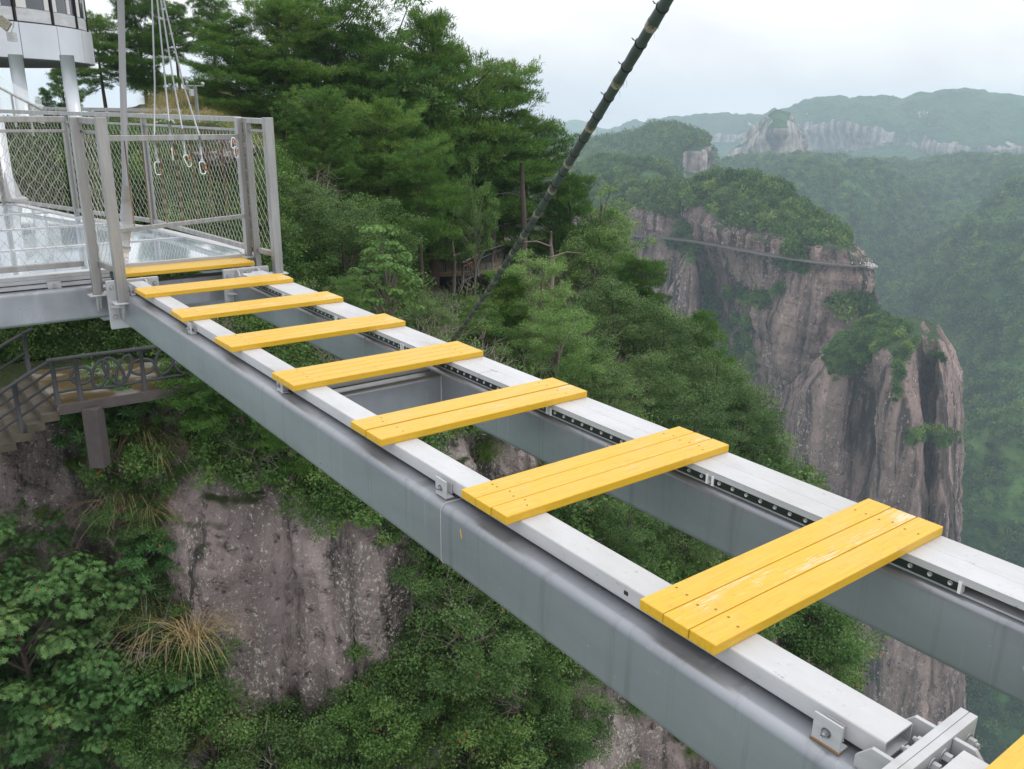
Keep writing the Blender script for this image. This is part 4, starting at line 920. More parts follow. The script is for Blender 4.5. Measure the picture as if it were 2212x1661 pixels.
t = thing('cross_beam', 'grey cross beam joining the two box beams beside the fourth step', 'beam', (2.16, 4.07, -.36))
s = MB(); tube_along_y(s, 0, .11, .20, .24, .03, -.34, .34, axis='x'); s.build('beam_body', M['beam_paint'], t)
s = MB(); s.box((0, .03, .232), (.66, .06, .006)); s.build('top_plate', M['seam'], t)
s = MB(); s.tube([(.338, -.10, .0), (.338, -.102, .225)], .005, 6); s.build('weld_bead', M['weld'], t)
def bolt(mb, c, d, r=.011, L=.014, m=0):
    c = Vector(c); d = Vector(d).normalized(); mb.tube([c, c+d*.003], r*1.5, 14, m); mb.tube([c+d*.003, c+d*(.003+L)], r, 6, m, smooth=False); mb.tube([c+d*(.003+L), c+d*(.012+L)], r*.55, 10, m)
for k, y in enumerate((.88, 2.55, 4.1, 5.58, 7.05)):
    t = thing('clamp_bracket', 'bolted clamp holding the left rail, %s' % ('rusty, nearest the viewer', 'beside the second step and the weld', 'beside the fourth step', 'between the fifth and sixth steps', 'at the gate post')[k], 'bracket', (1.615, y, -.103), 0, 'clamps along the left rail')
    s = MB(); s.box((-.016, 0, .036), (.006, .075, .072)); s.box((0, 0, .003), (.034, .075, .006)); s.box((.0175, .0, .03), (.0035, .05, .045)); s.build('angle_plate', M['bracket'], t, bevel=.002)
    s = MB(); bolt(s, (-.019, 0, .036), (-1, 0, 0), .0085, .009); s.build('bolt', M['galv'], t)
    s = MB(); s.box((-.0155, .0, .0015), (.016, .078, .003)); s.build('rust_stain', M['rust_drip'], t) if k == 0 else None
# bolted flange joint in the foreground
def flange(xc, yj, label, big=True):
    t = thing('flange_joint', label, 'joint', (xc, yj, -.42))
    for s_ in (-1, 1):
        s = MB(); s.box((0, s_*.0105, .195), (.40, .020, .39)); s.build('end_plate', M['bracket'], t, bevel=.002)
        for sx in (-.09, .09):
            s = MB(); s.plate([(sx, s_*.021, .385), (sx, s_*.07, .385), (sx, s_*.105, .345), (sx, s_*.105, .30), (sx, s_*.021, .27)], .012); s.build('gusset', M['bracket'], t, bevel=.0015)
        s = MB(); s.plate([(-.131, s_*.021, .19), (-.19, s_*.021, .19), (-.19, s_*.06, .19), (-.131, s_*.11, .19)], .010); s.plate([(.131, s_*.021, .19), (.19, s_*.021, .19), (.19, s_*.06, .19), (.131, s_*.11, .19)], .010); s.each('side_gusset', M['bracket'], t)
        s = MB()
        for bx, bz in ((-.165, .34), (.165, .34), (-.165, .10), (.165, .10), (0, .355), (.05, .355)): s = MB(); bolt(s, (bx, s_*.021, bz), (0, s_, 0), .012, .016); s.build('bolt', M['bracket'], t)
flange(1.69, .70, 'bolted flange joint of the left beam in the lower right corner'); flange(2.63, .70, 'bolted flange joint of the right beam at the picture edge')
flange(1.69, 7.34, 'bolted flange where the left beam meets the platform, below the gate post'); flange(2.63, 7.34, 'bolted flange where the right beam meets the platform')

# ------------------------------------------------------------------ the glass platform
pt = thing('glass_platform', 'glass floored platform with pale metal framing behind the gate', 'platform', (1.5, 9, -.1))
O = (1.5, 9, -.1)
POLY = [(1.66, 7.80), (2.86, 7.74), (2.93, 8.2), (2.66, 10.2), (2.16, 11.8), (1.80, 13.7), (-.5, 15.0), (-5, 14), (-6, 7.80)]
s = MB(); s.prism([(x-O[0], y-O[1]) for x, y in POLY], .0, .085); s.build('floor_slab', M['glass_floor'], pt)
s = MB()
for i in range(len(POLY)):
    a, b = POLY[i], POLY[(i+1) % len(POLY)]
    s.bar((a[0]-O[0], a[1]-O[1], .085), (b[0]-O[0], b[1]-O[1], .085), .11, .02)
for y0, y1, xa, xb in ((9.1, 9.35, -5.5, 2.78), (10.6, 10.95, -5.5, 2.5), (12.2, 12.5, -5.5, 2.0)): s.bar((xa-O[0], y0-O[1], .088), (xb-O[0], y1-O[1], .088), .07, .012)
for xa, xb in ((-.6, -.9), (-3, -3.3)): s.bar((xa-O[0], 7.9-O[1], .090), (xb-O[0], 14.-O[1], .090), .06, .012)
s.bar((1.75-O[0], 7.77-O[1], .1), (2.80-O[0], 7.755-O[1], .1), .035, .05)
s.build('floor_frame', M['white_paint'], pt)
s = MB(); tube_along_y(s, 7.68-9, -.135, .24, .27, .03, -7.5, 0.05, axis='x'); s.build('edge_beam', M['beam_paint'], pt)
s = MB(); s.box((-3.7, 7.665-9, .022), (7.6, .05, .025)); s.box((-3.7, 7.70-9, .058), (7.6, .05, .030)); s.box((-3.7, 7.69-9, .09), (7.6, .03, .03)); s.each('edge_trim', M['bracket'], pt)
s = MB(); s.box((-.33, 7.635-9, .02), (.10, .008, .07)); bolt(s, (-.33, 7.63-9, .02), (0, -1, 0), .009, .008); s.build('clamp', M['bracket'], pt)
s = MB(); s.box((.66, 7.62-9, -.12), (1.0, .16, .22)); s.box((.66, 7.80-9, -.2), (1.3, .2, .25)); s.each('cross_member', M['beam_paint'], pt)
s = MB()
for a, b in zip(POLY[1:5], POLY[2:6]): s.bar((a[0]-O[0], a[1]-O[1], -.12), (b[0]-O[0], b[1]-O[1], -.12), .16, .22)
s.build('rim_beam', M['beam_paint'], pt)

def net(mb, a, b, z0, z1, sp=.078, r=.0018, slope=1.35):
    a = Vector(a); b = Vector(b); W = (b-a).length; d = (b-a)/W; nn = Vector((-d.y, d.x, 0)); H = z1-z0
    for sg in (1, -1):
        u = -H/slope if sg > 0 else 0
        k = 0
        for i in range(int((W+H/slope)/sp)+2):
            u0 = (-H/slope+i*sp) if sg > 0 else (i*sp)
            pts = []; n = 26
            for j in range(n+1):
                z = H*j/n; u = u0+(z/slope if sg > 0 else -z/slope)
                wv = .0065*math.sin((z)*2*math.pi/(sp*slope)+(i % 2)*math.pi)
                if 0 <= u <= W: pts.append(a+d*(u+wv)+Vector((0, 0, z0+z))+nn*(.0015*sg))
            if len(pts) > 1: mb.tube(pts, r, 3, caps=False)
def fence(name, label, a, b, za, zb, posts=(), z0=.08, z1=1.11, group='mesh fence panels around the glass platform', rail=.05, netsp=.078):
    """panel from a to b (xy); top rail z from za to zb"""
    t = thing(name, label, 'fence', (a[0], a[1], 0), 0, group); A = Vector((0, 0, 0)); B = Vector((b[0]-a[0], b[1]-a[1], 0)); d = B.normalized()
    s = MB(); s.bar((0, 0, za-.02), (B.x, B.y, zb-.02), .07, .045); s.build('top_rail', M['steel'], t, bevel=.004)
    s = MB(); s.bar(A+Vector((0, 0, z1)), B+Vector((0, 0, z1)), .03, .022); s.bar(A+Vector((0, 0, z0)), B+Vector((0, 0, z0)), .04, .045); s.each('frame_rail', M['steel'], t, bevel=.003)
    ps = sorted(posts)
    for p in ps:
        q = A+(B-A)*p; s = MB(); s.bar(q+Vector((0, 0, -.05)), q+Vector((0, 0, za-.04)), .055, .05); s.build('post', M['steel'], t, bevel=.004)
        for sg in (-1, 1):
            q2 = q+d*sg*.055; s = MB(); s.bar(q2+Vector((0, 0, z0)), q2+Vector((0, 0, z1)), .022, .02); s.build('frame_bar', M['steel'], t)
    ed = [0]+ps+[1]
    for e0, e1 in zip(ed[:-1], ed[1:]):
        L = (B-A).length; g = .045/L; s = MB(); net(s, A+(B-A)*(e0+g), A+(B-A)*(e1-g), z0+.02, z1-.01, netsp); s.build('netting', M['wire'], t)
    return t
ZT = 1.215
fence('mesh_fence', 'front mesh fence of the platform left of the gate', (1.40, 7.60), (-4.4, 7.60), ZT, ZT, (.16, .36, .58, .8), z0=.085)
fence('mesh_fence', 'mesh fence along the far right side of the platform, seen through the gate', (2.84, 7.82), (2.66, 10.25), ZT+.005, ZT+.005, (.0, .985,), z0=.07)
fence('mesh_fence', 'mesh fence at the back right of the platform, seen through the front netting', (2.66, 10.25), (2.16, 11.85), ZT+.01, ZT+.01, (.97,), z0=.07)
fence('mesh_fence', 'farthest mesh fence beside the white mast foot', (2.16, 11.9), (1.62, 13.7), ZT+.01, ZT+.02, (.97,), z0=.07)
fence('mesh_fence', 'short mesh panel flaring out between the two left gate posts', (1.47, 7.50), (1.53, 7.08), ZT, ZT-.005, (), z0=.10)
fence('mesh_fence', 'short mesh panel flaring out between the two right gate posts', (2.83, 7.80), (2.90, 7.33), ZT, ZT-.005, (), z0=.07)
def gatepost(x, y, zb, label, w=.075, d=.075, z1=1.222, cap=True, flange_=True):
    t = thing('gate_post', label, 'post', (x, y, zb), 0, 'steel posts of the gate')
    s = MB(); s.box((0, 0, (z1-zb)/2), (w, d, z1-zb)); s.build('shaft', M['steel'], t, bevel=.004)
    if flange_:
        s = MB(); s.box((0, 0, .004), (w+.07, d+.06, .010)); s.plate([(0, -.02, -.002), (0, .05, -.002), (0, .05, -.14)], .012); s.build('base_plate', M['bracket'], t, bevel=.002)
    return t
gatepost(1.535, 7.03, -.155, 'left front gate post at the end of the box beam'); gatepost(2.90, 7.29, -.10, 'right front gate post, rightmost of the steel posts')
gatepost(1.435, 7.42, -.15, 'left rear gate post at the end of the front fence', .06, .06, 1.215); gatepost(1.475, 7.50, -.155, 'slim post right behind the left rear gate post', .045, .05, 1.20)
gatepost(2.80, 7.70, .0, 'right rear gate post carrying the gate bar', .05, .06, 1.215); gatepost(2.845, 7.62, -.1, 'twin post right of the rear gate post', .05, .055, 1.215)
t = thing('gate', 'horizontal steel bar gate with thin rusty rods across the bridge end', 'gate', (1.64, 7.5, 0))
s = MB(); s.bar((-.02, 0, 1.055), (1.14, .17, 1.055), .035, .045); s.build('top_bar', M['steel'], t, bevel=.003)
s = MB(); s.bar((-.02, 0, .335), (1.14, .17, .375), .035, .035); s.build('bottom_bar', M['steel'], t, bevel=.003)
for k in range(8):
    u = .03+k*.135; s = MB(); s.tube([(u, .02+.12*u, 1.035), (u, .02+.12*u, .345+.03*u)], .0055, 6); s.build('rod', M['rust'], t)

# steel rod stay at the left of the gate
t = thing('stay_rod', 'thick grey rod rising from a socket at the platform edge', 'rod', (1.765, 7.86, 0))
s = MB(); s.tube([(.085, 0, .66), (.23, 0, 2.25), (.60, 0, 6.2)], .026, 14); s.build('rod', M['rod'], t)
s = MB(); s.tube([(.050, 0, .30), (.062, 0, .38), (.062, 0, .385), (.092, 0, .66)], [.044, .050, .052, .036], 14); s.build('socket', M['bracket'], t)
s = MB(); s.tube([(.018, 0, .13), (.05, 0, .30)], .038, 12); s.tube([(.01, 0, .12), (.018, 0, .16)], .052, 12); s.each('collar', M['bracket'], t)
s = MB(); s.plate([(-.03, -.03, -.02), (.02, -.03, -.02), (.045, -.03, .14), (-.005, -.03, .14)], .014); s.plate([(-.03, .03, -.02), (.02, .03, -.02), (.045, .03, .14), (-.005, .03, .14)], .014)
s.tube([(.01, -.05, .06), (.01, .05, .06)], .014, 10); s.build('clevis', M['white_metal'], t)

# hanging safety cables with snap hooks
def carab(mb, c, ang, L=.105, w=.05, m0=0, m1=1, yaw=0.):
    c = Vector(c); rz = Matrix.Rotation(yaw, 3, 'Z')@Matrix.Rotation(ang, 3, 'Y'); pts = []
    for k in range(21):
        a = 2*math.pi*k/20; x = math.copysign(abs(math.cos(a))**.7, math.cos(a))*w/2; z = math.sin(a)*w/2+(L/2-w/2)*(1 if math.sin(a) >= 0 else -1)
        pts.append(c+rz@Vector((x, 0, z-L/2)))
    mb.tube(pts, .0042, 7, m0, caps=False); mb.tube([c+rz@Vector((w/2, 0, -L*.28)), c+rz@Vector((w/2, 0, -L*.60))], .0068, 9, m1)
for k, (x, z, xt, an, yw) in enumerate(((2.056, .855, 2.150, -.02, 0.), (2.184, .965, 2.190, -.25, 1.25), (2.285, .905, 2.214, -.45, .4), (2.42, .85, 2.238, -.05, .1))):
    t = thing('safety_cable', 'hanging wire cable with orange snap hook, %s' % ('leftmost of the four', 'second of the four, its hook turned edge on', 'third of the four, its hook tilted', 'rightmost of the four')[k], 'cable', (x, 7.6, z), 0, 'safety cables hanging in the gate')
    s = MB(); s.tube([(0, 0, .22), ((xt-x)*.5, 0, .62), (xt-x, 0, 1.25+z*0), ((xt-x)*1.35, 0, 3.8)], .0068, 7); s.build('wire_rope', M['galv'], t)
    s = MB(); s.tube([(0, 0, .0), (0, 0, .23)], .0055, 6); s.tube([(.008, .0, 0), (.004, 0, .2)], .005, 6); s.tube([(0, 0, .06), (0, 0, .20)], .010, 8); s.build('wire_loop', M['galv'], t)
    s = MB(); carab(s, (0, 0, .01), an, yaw=yw); s.build('snap_hook', [M['white_metal'], M['orange']], t)
s = MB(); carab(s, (0, 0, .10), .12, .09, .035); carab(s, (.012, 0, .02), -.1, .095, .04, yaw=.5); o = s.build('snap_hook', [M['white_metal'], M['orange']], None, origin=(2.745, 7.64, .96)) if False else None
t = thing('snap_hook_pair', 'pair of linked snap hooks hanging on the right gate post', 'hooks', (2.715, 7.62, .96), 0)
s = MB(); carab(s, (0, 0, .09), .12, .085, .032); carab(s, (.012, 0, .015), -.1, .095, .040, yaw=.5); s.build('hooks', [M['white_metal'], M['orange']], t)

# sheathed stay cable crossing the sky
ct, cb = CAM+ray(1444, -6)*6.95, CAM+ray(982, 730)*23.5
SP = np.array([ct+(cb-ct)*u-np.array([0, 0, .52*u*(1-u)]) for u in np.linspace(-.8, 1.35, 220)]); seg = np.linalg.norm(np.diff(SP, axis=0), axis=1); cum = np.concatenate([[0], np.cumsum(seg)])
def along(s_): return Vector([np.interp(s_, cum, SP[:, i]) for i in range(3)])
t = thing('stay_cable', 'dark sheathed stay cable with pale tape bands crossing the sky', 'cable', tuple(SP[-1]))
def rel(v): return Vector(v)-Vector(SP[-1])
s = MB(); s.tube([rel(along(x)) for x in np.linspace(0, cum[-1], 200)], [.051+.0025*math.sin(i*1.9) for i in range(200)], 20); s.build('sheath', M['sleeve'], t)
x = cum[-1]*.8/2.15-3.5; i = 0
while x < cum[-1]-.5 and i < 45:
    tb = MB(); tb.tube([rel(along(x)), rel(along(x+.04)), rel(along(x+.10))], [.0560, .0570, .0555], 20)
    for _ in range(3):
        a = random.random()*6; p = along(x+random.random()*.10); e = Vector(CR)*math.cos(a)*.056+Vector(CU)*math.sin(a)*.056-Vector(CF)*.03
        tb.tube([rel(p+e*.9), rel(p+e*1.3+Vector((0, 0, -.03))), rel(p+e*1.2+Vector((.01, 0, -.08)))], .0016, 4)
    tb.build('tape_band', M['tape'], t)
    for q in (x+.36, x+.78):
        ti = MB(); p = along(q); ti.tube([rel(p), rel(along(q+.012))], .0580, 20); sd = Vector(-CR)*.056+Vector(CU)*.02
        ti.tube([rel(p+sd*.9), rel(p+sd*1.5+Vector(CU)*.02), rel(p+sd*1.2)], .0035, 5); ti.build('wire_tie', M['tie'], t)
    x += 1.0*random.uniform(.92, 1.08); i += 1

# ------------------------------------------------------------------ round pavilion, columns, stair
pc = at(-150, 130, 24.5); PR = 3.90; zb = at(150, 121, 21.5)[2]
t = thing('round_pavilion', 'silver round pavilion on columns at the upper left', 'pavilion', (pc[0], pc[1], zb))
def ring(mb, r0, r1, z0, z1, a0, a1, n, m=None, closed=False):
    for k in range(n):
        a, b = a0+(a1-a0)*k/n, a0+(a1-a0)*(k+1)/n
        v = [(r*math.cos(q), r*math.sin(q), z) for q in (a, b) for r in (r0, r1) for z in (z0, z1)]
        mb.add(v, [(0, 1, 3, 2), (4, 6, 7, 5), (0, 4, 5, 1), (2, 3, 7, 6), (0, 2, 6, 4), (1, 5, 7, 3)], m, False)
TAU = 2*math.pi
s = MB(); NP = 22
for k in range(NP): ring(s, PR-.25, PR+.10, 0, .82, k*TAU/NP+.0025, (k+1)*TAU/NP-.0025, 4)
s.build('fascia', M['panel'], t)
s = MB(); ring(s, .3, PR-.03, -.02, .05, 0, TAU, 48); s.build('soffit', M['seam'], t)
s = MB(); ring(s, PR-.02, PR+.02, .815, .86, 0, TAU, 66); s.build('sealant_line', M['tar'], t)
for k in range(NP):
    a, b = k*TAU/NP, (k+1)*TAU/NP
    s = MB(); ring(s, PR-.06, PR, .86, 1.16, a+.012, b-.012, 3); w = s.build('sill_panel', M['white_paint'], t)
    s = MB(); ring(s, PR-.05, PR-.01, 1.16, 3.1, a+.012, b-.012, 4); w = s.build('window', M['window'], t)
    s = MB(); u = (b-a)
    for c0, c1 in ((.02, .18), (.60, .72)) if k % 2 else ((.06, .3), (.8, .93)): ring(s, PR-.02, PR+.01, 1.17, 3.1, a+u*c0, a+u*c1, 2)
    s.build('curtain', M['curtain'], w)
    s = MB(); ring(s, PR-.03, PR+.04, .86, 3.1, a-.006, a+.006, 1); s.build('mullion', M['tar'], t)
s = MB(); ring(s, .2, PR+.3, 3.1, 3.4, 0, TAU, 40); s.build('roof', M['panel'], t)
for x in (34, 144):
    q = at(x+8, 180, 21.6); s = MB(); s.tube([(q[0]-pc[0], q[1]-pc[1], .02), (q[0]-pc[0], q[1]-pc[1], .95-zb)], .155, 24); s.build('column', M['pillar'], t)
q = at(28, 75, 20.4); s = MB(); c = Vector((q[0]-pc[0], q[1]-pc[1], .42)); fd = -Vector(FH); s.box(c+fd*.05+Vector((0, 0, -.1)), (.16, .14, .18), m=0, rz=-YAW); s.box(c+fd*.18+Vector((-.05, 0, .16)), (.26, .05, .22), m=1, rz=-YAW, R3=Matrix.Rotation(-YAW, 3, 'Z')@Matrix.Rotation(.7, 3, 'Y')); s.tube([c+fd*.05, c+fd*.17+Vector((.12, 0, .12)), c+fd*.1+Vector((.1, 0, .2))], .012, 6, 0); s.build('flood_lamp', [M['bracket'], M['tape']], t)
s = MB(); tq = [at(-260, 275, 23.6), at(190, 275, 24.2), at(200, 262, 33), at(-260, 262, 33)]
s.prism([(p[0], p[1]) for p in tq], -2.0, .80); s.build('stone_terrace', M['concrete'])['kind'] = 'structure'
# white mast whose foot stands on the platform corner
q = at(8, 430, 12.5); t = thing('white_mast', 'thick white round mast with a flared foot at the left picture edge', 'mast', (q[0], q[1], 0))
s = MB(); s.tube([(0, 0, .0), (0, 0, 9)], .16, 24); s.build('shaft', M['pillar'], t)
s = MB(); s.box((0, 0, .012), (.55, .5, .03)); [s.plate([(.15*math.cos(a), .15*math.sin(a), .02), (.26*math.cos(a), .26*math.sin(a), .02), (.15*math.cos(a), .15*math.sin(a), .42)], .015) for a in (.3, 1.9, 3.4, 5.)]; s.build('foot', M['white_paint'], t)
# sloping stair rail
t = thing('stair_railing', 'sloping steel handrail with clear glass under it at the left edge', 'railing', tuple(at(60, 240, 17)))
ro = Vector(at(60, 240, 17)); A = Vector(at(-60, 158, 17))-ro; B = Vector(at(92, 238, 17))-ro; s = MB(); s.tube([A, B], .022, 8); s.build('handrail', M['steel'], t)
s = MB()
for u in (.3, .55, .8): p = A.lerp(B, u); s.bar(p+Vector((0, 0, -.02)), p+Vector((0, 0, -.6)), .035, .035)
s.each('baluster', M['steel'], t)
s = MB(); s.plate([A+Vector((0, 0, .25)), B+Vector((0, 0, .2)), B+Vector((0, 0, -.25)), A+Vector((0, 0, -.6))], .012); s.build('glass_pane', M['clear'], t)
# garden behind: turf terrace, low wall, white goat figure, weather mast
tp = [at(60, 262, 44), at(330, 262, 44), at(345, 288, 33), at(90, 300, 33)]
zt = min(p[2] for p in tp); s = MB(); z_ = .25
tpp = [oz(100, 287, .15), oz(345, 287, .15), oz(345, 272, .15), oz(90, 272, .15)]
s = MB(); s.prism([(p[0], p[1]) for p in tpp][::1], -.6, .15); s.build('turf_terrace', M['turf'])['kind'] = 'structure'
t = thing('garden_fence', 'grey low fence line standing above the turf behind the platform', 'fence', tuple(at(200, 262, 38)))
o_ = Vector(at(200, 262, 38)); a = Vector(at(60, 234, 38))-o_; b = Vector(at(395, 239, 38))-o_
s = MB(); s.bar(a, b, .08, .14); s.bar(a+Vector((0, 0, -.75)), b+Vector((0, 0, -.65)), .06, .08); s.each('rail', M['bracket'], t)
for u in np.linspace(.05, .97, 9):
    p = a.lerp(b, float(u)); s = MB(); s.bar(p, p+Vector((0, 0, -.95)), .12, .12); s.build('post', M['bracket'], t)
q = at(437, 355, 30); zt = at(432, 185, 30)[2]; t = thing('weather_mast', 'slim white mast with small crossarm instruments on the grass slope', 'mast', (q[0], q[1], at(445, 350, 30)[2]))
h = zt-at(445, 350, 30)[2]; s = MB(); s.tube([(0, 0, -.4), (0, 0, h)], .055, 10); s.build('pole', M['white_paint'], t)
s = MB(); r_ = Vector(RH); s.bar(r_*-.28+Vector((0, 0, h)), r_*.28+Vector((0, 0, h)), .03, .03); s.build('crossarm', M['white_paint'], t)
s = MB(); s.ball(r_*.26+Vector((0, 0, h+.06)), .06, 6); s.ball(r_*-.26+Vector((0, 0, h+.10)), .05, 6); s.tube([r_*-.26+Vector((0, 0, h)), r_*-.26+Vector((0, 0, h+.28))], .01, 6)
for k in range(3): s.tube([r_*-.26+Vector((0, 0, h+.25)), r_*-.26+Vector((.14*math.cos(k*2.1), .14*math.sin(k*2.1), h+.25))], [.01, .035], 6)
s.build('wind_cups', M['white_paint'], t); s = MB(); s.box(r_*-.09+Vector((0, 0, h-.22)), (.20, .14, .22)); s.build('box', M['white_paint'], t, bevel=.01)
# white resting goat figure with a brown neighbour
o_ = Vector(at(345, 292, 31)); t = thing('goat_figure', 'white goat shaped garden figure behind the gate cables', 'figure', tuple(o_))
s = MB(); r_ = Vector(RH); u_ = Vector((0, 0, 1))
s.tube([r_*-.75+u_*.05, r_*-.55+u_*.16, r_*-.15+u_*.28, r_*.2+u_*.42], [.04, .10, .15, .12], 10); s.tube([r_*.15+u_*.36, r_*.36+u_*.50], [.12, .075], 8)
s.ball(r_*.42+u_*.52, .10, 8, sc=(1.1, 1, .85)); s.tube([r_*.45+u_*.50, r_*.57+u_*.40], [.07, .035], 8)
for a in (-.05, .05): s.tube([r_*.38+u_*.58+Vector(FH)*a, r_*.30+u_*.72+Vector(FH)*a*1.6, r_*.22+u_*.70+Vector(FH)*a*2], [.022, .015, .006], 6)
for a in (-.3, -.2, .12, .2): s.tube([r_*a+u_*.25, r_*(a+.02)+u_*-.05, r_*a+u_*-.32], [.05, .03, .028], 6)
s.build('body', M['white_metal'], t)
s = MB(); s.tube([(0, 0, -.25), (0, 0, .32)], .06, 8); s.box((0, 0, .33), (.18, .05, .10)); o = s.build('marker_post', M['orange'], None, origin=None); o.location = at(321, 288, 31); props(o, 'small orange marker post beside the white goat figure', 'post')
# bank boulders
def rock(x, y, g, r, label, sc=(1.5, 1, .55)):
    s = MB(); s.ball((0, 0, 0), r, 14, sc=sc); v = np.array(s.v); v += (v/np.linalg.norm(v, axis=1, keepdims=True))*(fbm(v*1.6/r+x, 4)*.28*r)[:, None]; s.v = [tuple(p) for p in v]
    o = s.build('boulder', M['near_rock']); o.location = at(x, y, g); o.rotation_euler = (0, 0, -YAW+random.uniform(-.3, .3)); props(o, label, 'rock', 'boulders on the bank')
rock(415, 300, 29, .9, 'grey boulder left of the weather mast foot'); rock(470, 318, 28, .8, 'dark cracked boulder at the weather mast foot'); rock(440, 335, 27, .6, 'flat boulder under the weather mast'); rock(170, 315, 28, .8, 'pale boulder seen through the front netting'); rock(110, 345, 26, .7, 'low boulder seen through the netting beside the mast')

# ------------------------------------------------------------------ walkway below the platform
zd = -4.95
def wp(x, y): return Vector(oz(x, y, zd))
e0, e1, f0, f1 = wp(125, 876), wp(520, 815), wp(60, 800), wp(480, 772)
t = thing('walkway_deck', 'wet concrete walkway slab below the platform at the left', 'walkway', tuple(e0))
s = MB(); s.prism([tuple((p-e0)[:2]) for p in (e0, e1, f1, f0)], -.16, 0); s.build('slab', M['deck'], t)
s = MB(); d_ = (e1-e0).normalized(); nrm = Vector((d_.y, -d_.x, 0))
if nrm.dot(Vector(FH)) > 0: nrm = -nrm
s.bar(nrm*.02+Vector((0, 0, -.10)), (e1-e0)+nrm*.02+Vector((0, 0, -.10)), .07, .22); s.build('edge_fascia', M['mauve_conc'], t)
q = wp(200, 870)-e0-nrm*.15; s = MB(); s.box(q+Vector((0, 0, -.85)), (.34, .34, 1.4), rz=-YAW); s.build('support_pillar', M['mauve_conc'], t, bevel=.01)
q = wp(470, 825)-e0-nrm*.25; s = MB(); s.box(q+Vector((0, 0, -.9)), (.4, .4, 1.5), rz=-YAW); s.build('support_pillar', M['mauve_conc'], t, bevel=.01)
# dark void under slab and flight of steps to the left
stp = thing('stair_flight', 'concrete steps dropping to the left picture edge beside the walkway', 'steps', tuple(e0))
dl = (wp(60, 800)-wp(125, 876)); 
sd = -d_; back = dl
for k in range(7):
    a = sd*(.30*k); z = -.17*(k+1)
    s = MB(); pl = [a, a+sd*.34, a+sd*.34+back, a+back]; s.prism([(p.x, p.y) for p in pl], z-.17, z); s.build('stair_step', [M['concrete']], stp)
rl_ = thing('branch_railing', 'dark railing moulded like tree branches along the walkway edge', 'railing', tuple(e0))
RP = lambda u, z: (e1-e0)*u+nrm*-.10+Vector((0, 0, z)); LT = (e1-e0).length
def umap(x, y): p = wp(x, y)-e0; return p.dot(d_)/LT
s = MB(); s.tube([RP(-.02, 1.0), RP(.2, 1.01), RP(.5, 1.0), RP(.8, 1.01), RP(1.05, 1.0)], .045, 8); s.build('top_rail', M['root_rail'], rl_)
us = [umap(125, 872), umap(173, 862), umap(312, 842), umap(440, 825)]
for u in us: s = MB(); s.tube([RP(u, -.02), RP(u, .5), RP(u, 1.0)], [.065, .048, .05], 8); s.build('post', M['root_rail'], rl_)
s = MB(); s.tube([RP(us[0], .27), RP(us[1], .28)], .03, 6); s.tube([RP(us[0], .52), RP(us[1], .53)], .03, 6); s.tube([RP(us[0], .78), RP(us[1], .79)], .03, 6)
s.tube([RP(us[1], .25), RP((us[1]+us[2])/2, .22), RP(us[2], .24), RP(1.02, .26)], .036, 7)
def loop(u0, u1, z0, z1, tilt, n=18):
    c = (u0+u1)/2; cz = (z0+z1)/2; pts = []
    for k in range(n+1): a = TAU*k/n; du = math.cos(a)*(u1-u0)/2; dz = math.sin(a)*(z1-z0)/2; pts.append(RP(c+du+dz*tilt/LT, cz+dz))
    s.tube(pts, .036, 7, caps=False)
w0 = us[2]-us[1]
loop(us[1]-.1*w0, us[1]+.22*w0, .38, .76, 0); loop(us[1]+.22*w0, us[1]+.46*w0, .25, .86, .25); loop(us[1]+.42*w0, us[1]+.68*w0, .25, .90, -.3); loop(us[1]+.60*w0, us[1]+.82*w0, .25, .90, .35)
loop(us[2]-.2*w0, us[2]+.2*w0, .40, .76, 0); loop(us[2]+.22*w0, us[2]+.52*w0, .34, .98, .2); loop(us[2]+.5*w0, us[2]+.8*w0, .26, .9, -.25)
s.tube([RP(us[2]+.3*w0, .26), RP(us[2]+.2*w0, .6)], .028, 6); s.build('branch_loops', M['root_rail'], rl_)
s = MB(); b0 = RP(us[0], 1.0); 
SR = lambda k, z, off=0.: sd*k+nrm*-.10+Vector((0, 0, z-k*.56))+back*off
s.tube([b0, SR(.5, 1.02), SR(2.3, 1.0)], .043, 8); s.tube([SR(-.05, .78), SR(2.3, .75)], .03, 6); s.tube([SR(-.05, .52), SR(2.3, .5)], .03, 6); s.tube([SR(-.05, .27), SR(2.3, .25)], .03, 6)
for k in (.75, 1.6): s.tube([SR(k, -.1), SR(k, 1.0)], .05, 8)
s.tube([SR(-.2, .95, .92), SR(.4, 1.0, .92), SR(2.6, 1.0, .92)], .043, 8); s.tube([SR(.0, -.1, .92), SR(0, 1., .92)], .05, 8); s.tube([SR(.9, -.1, .92), SR(.9, 1., .92)], .05, 8); s.tube([SR(0, .5, .92), SR(2.4, .5, .92)], .03, 6)
s.each('stair_rail', M['root_rail'], rl_)

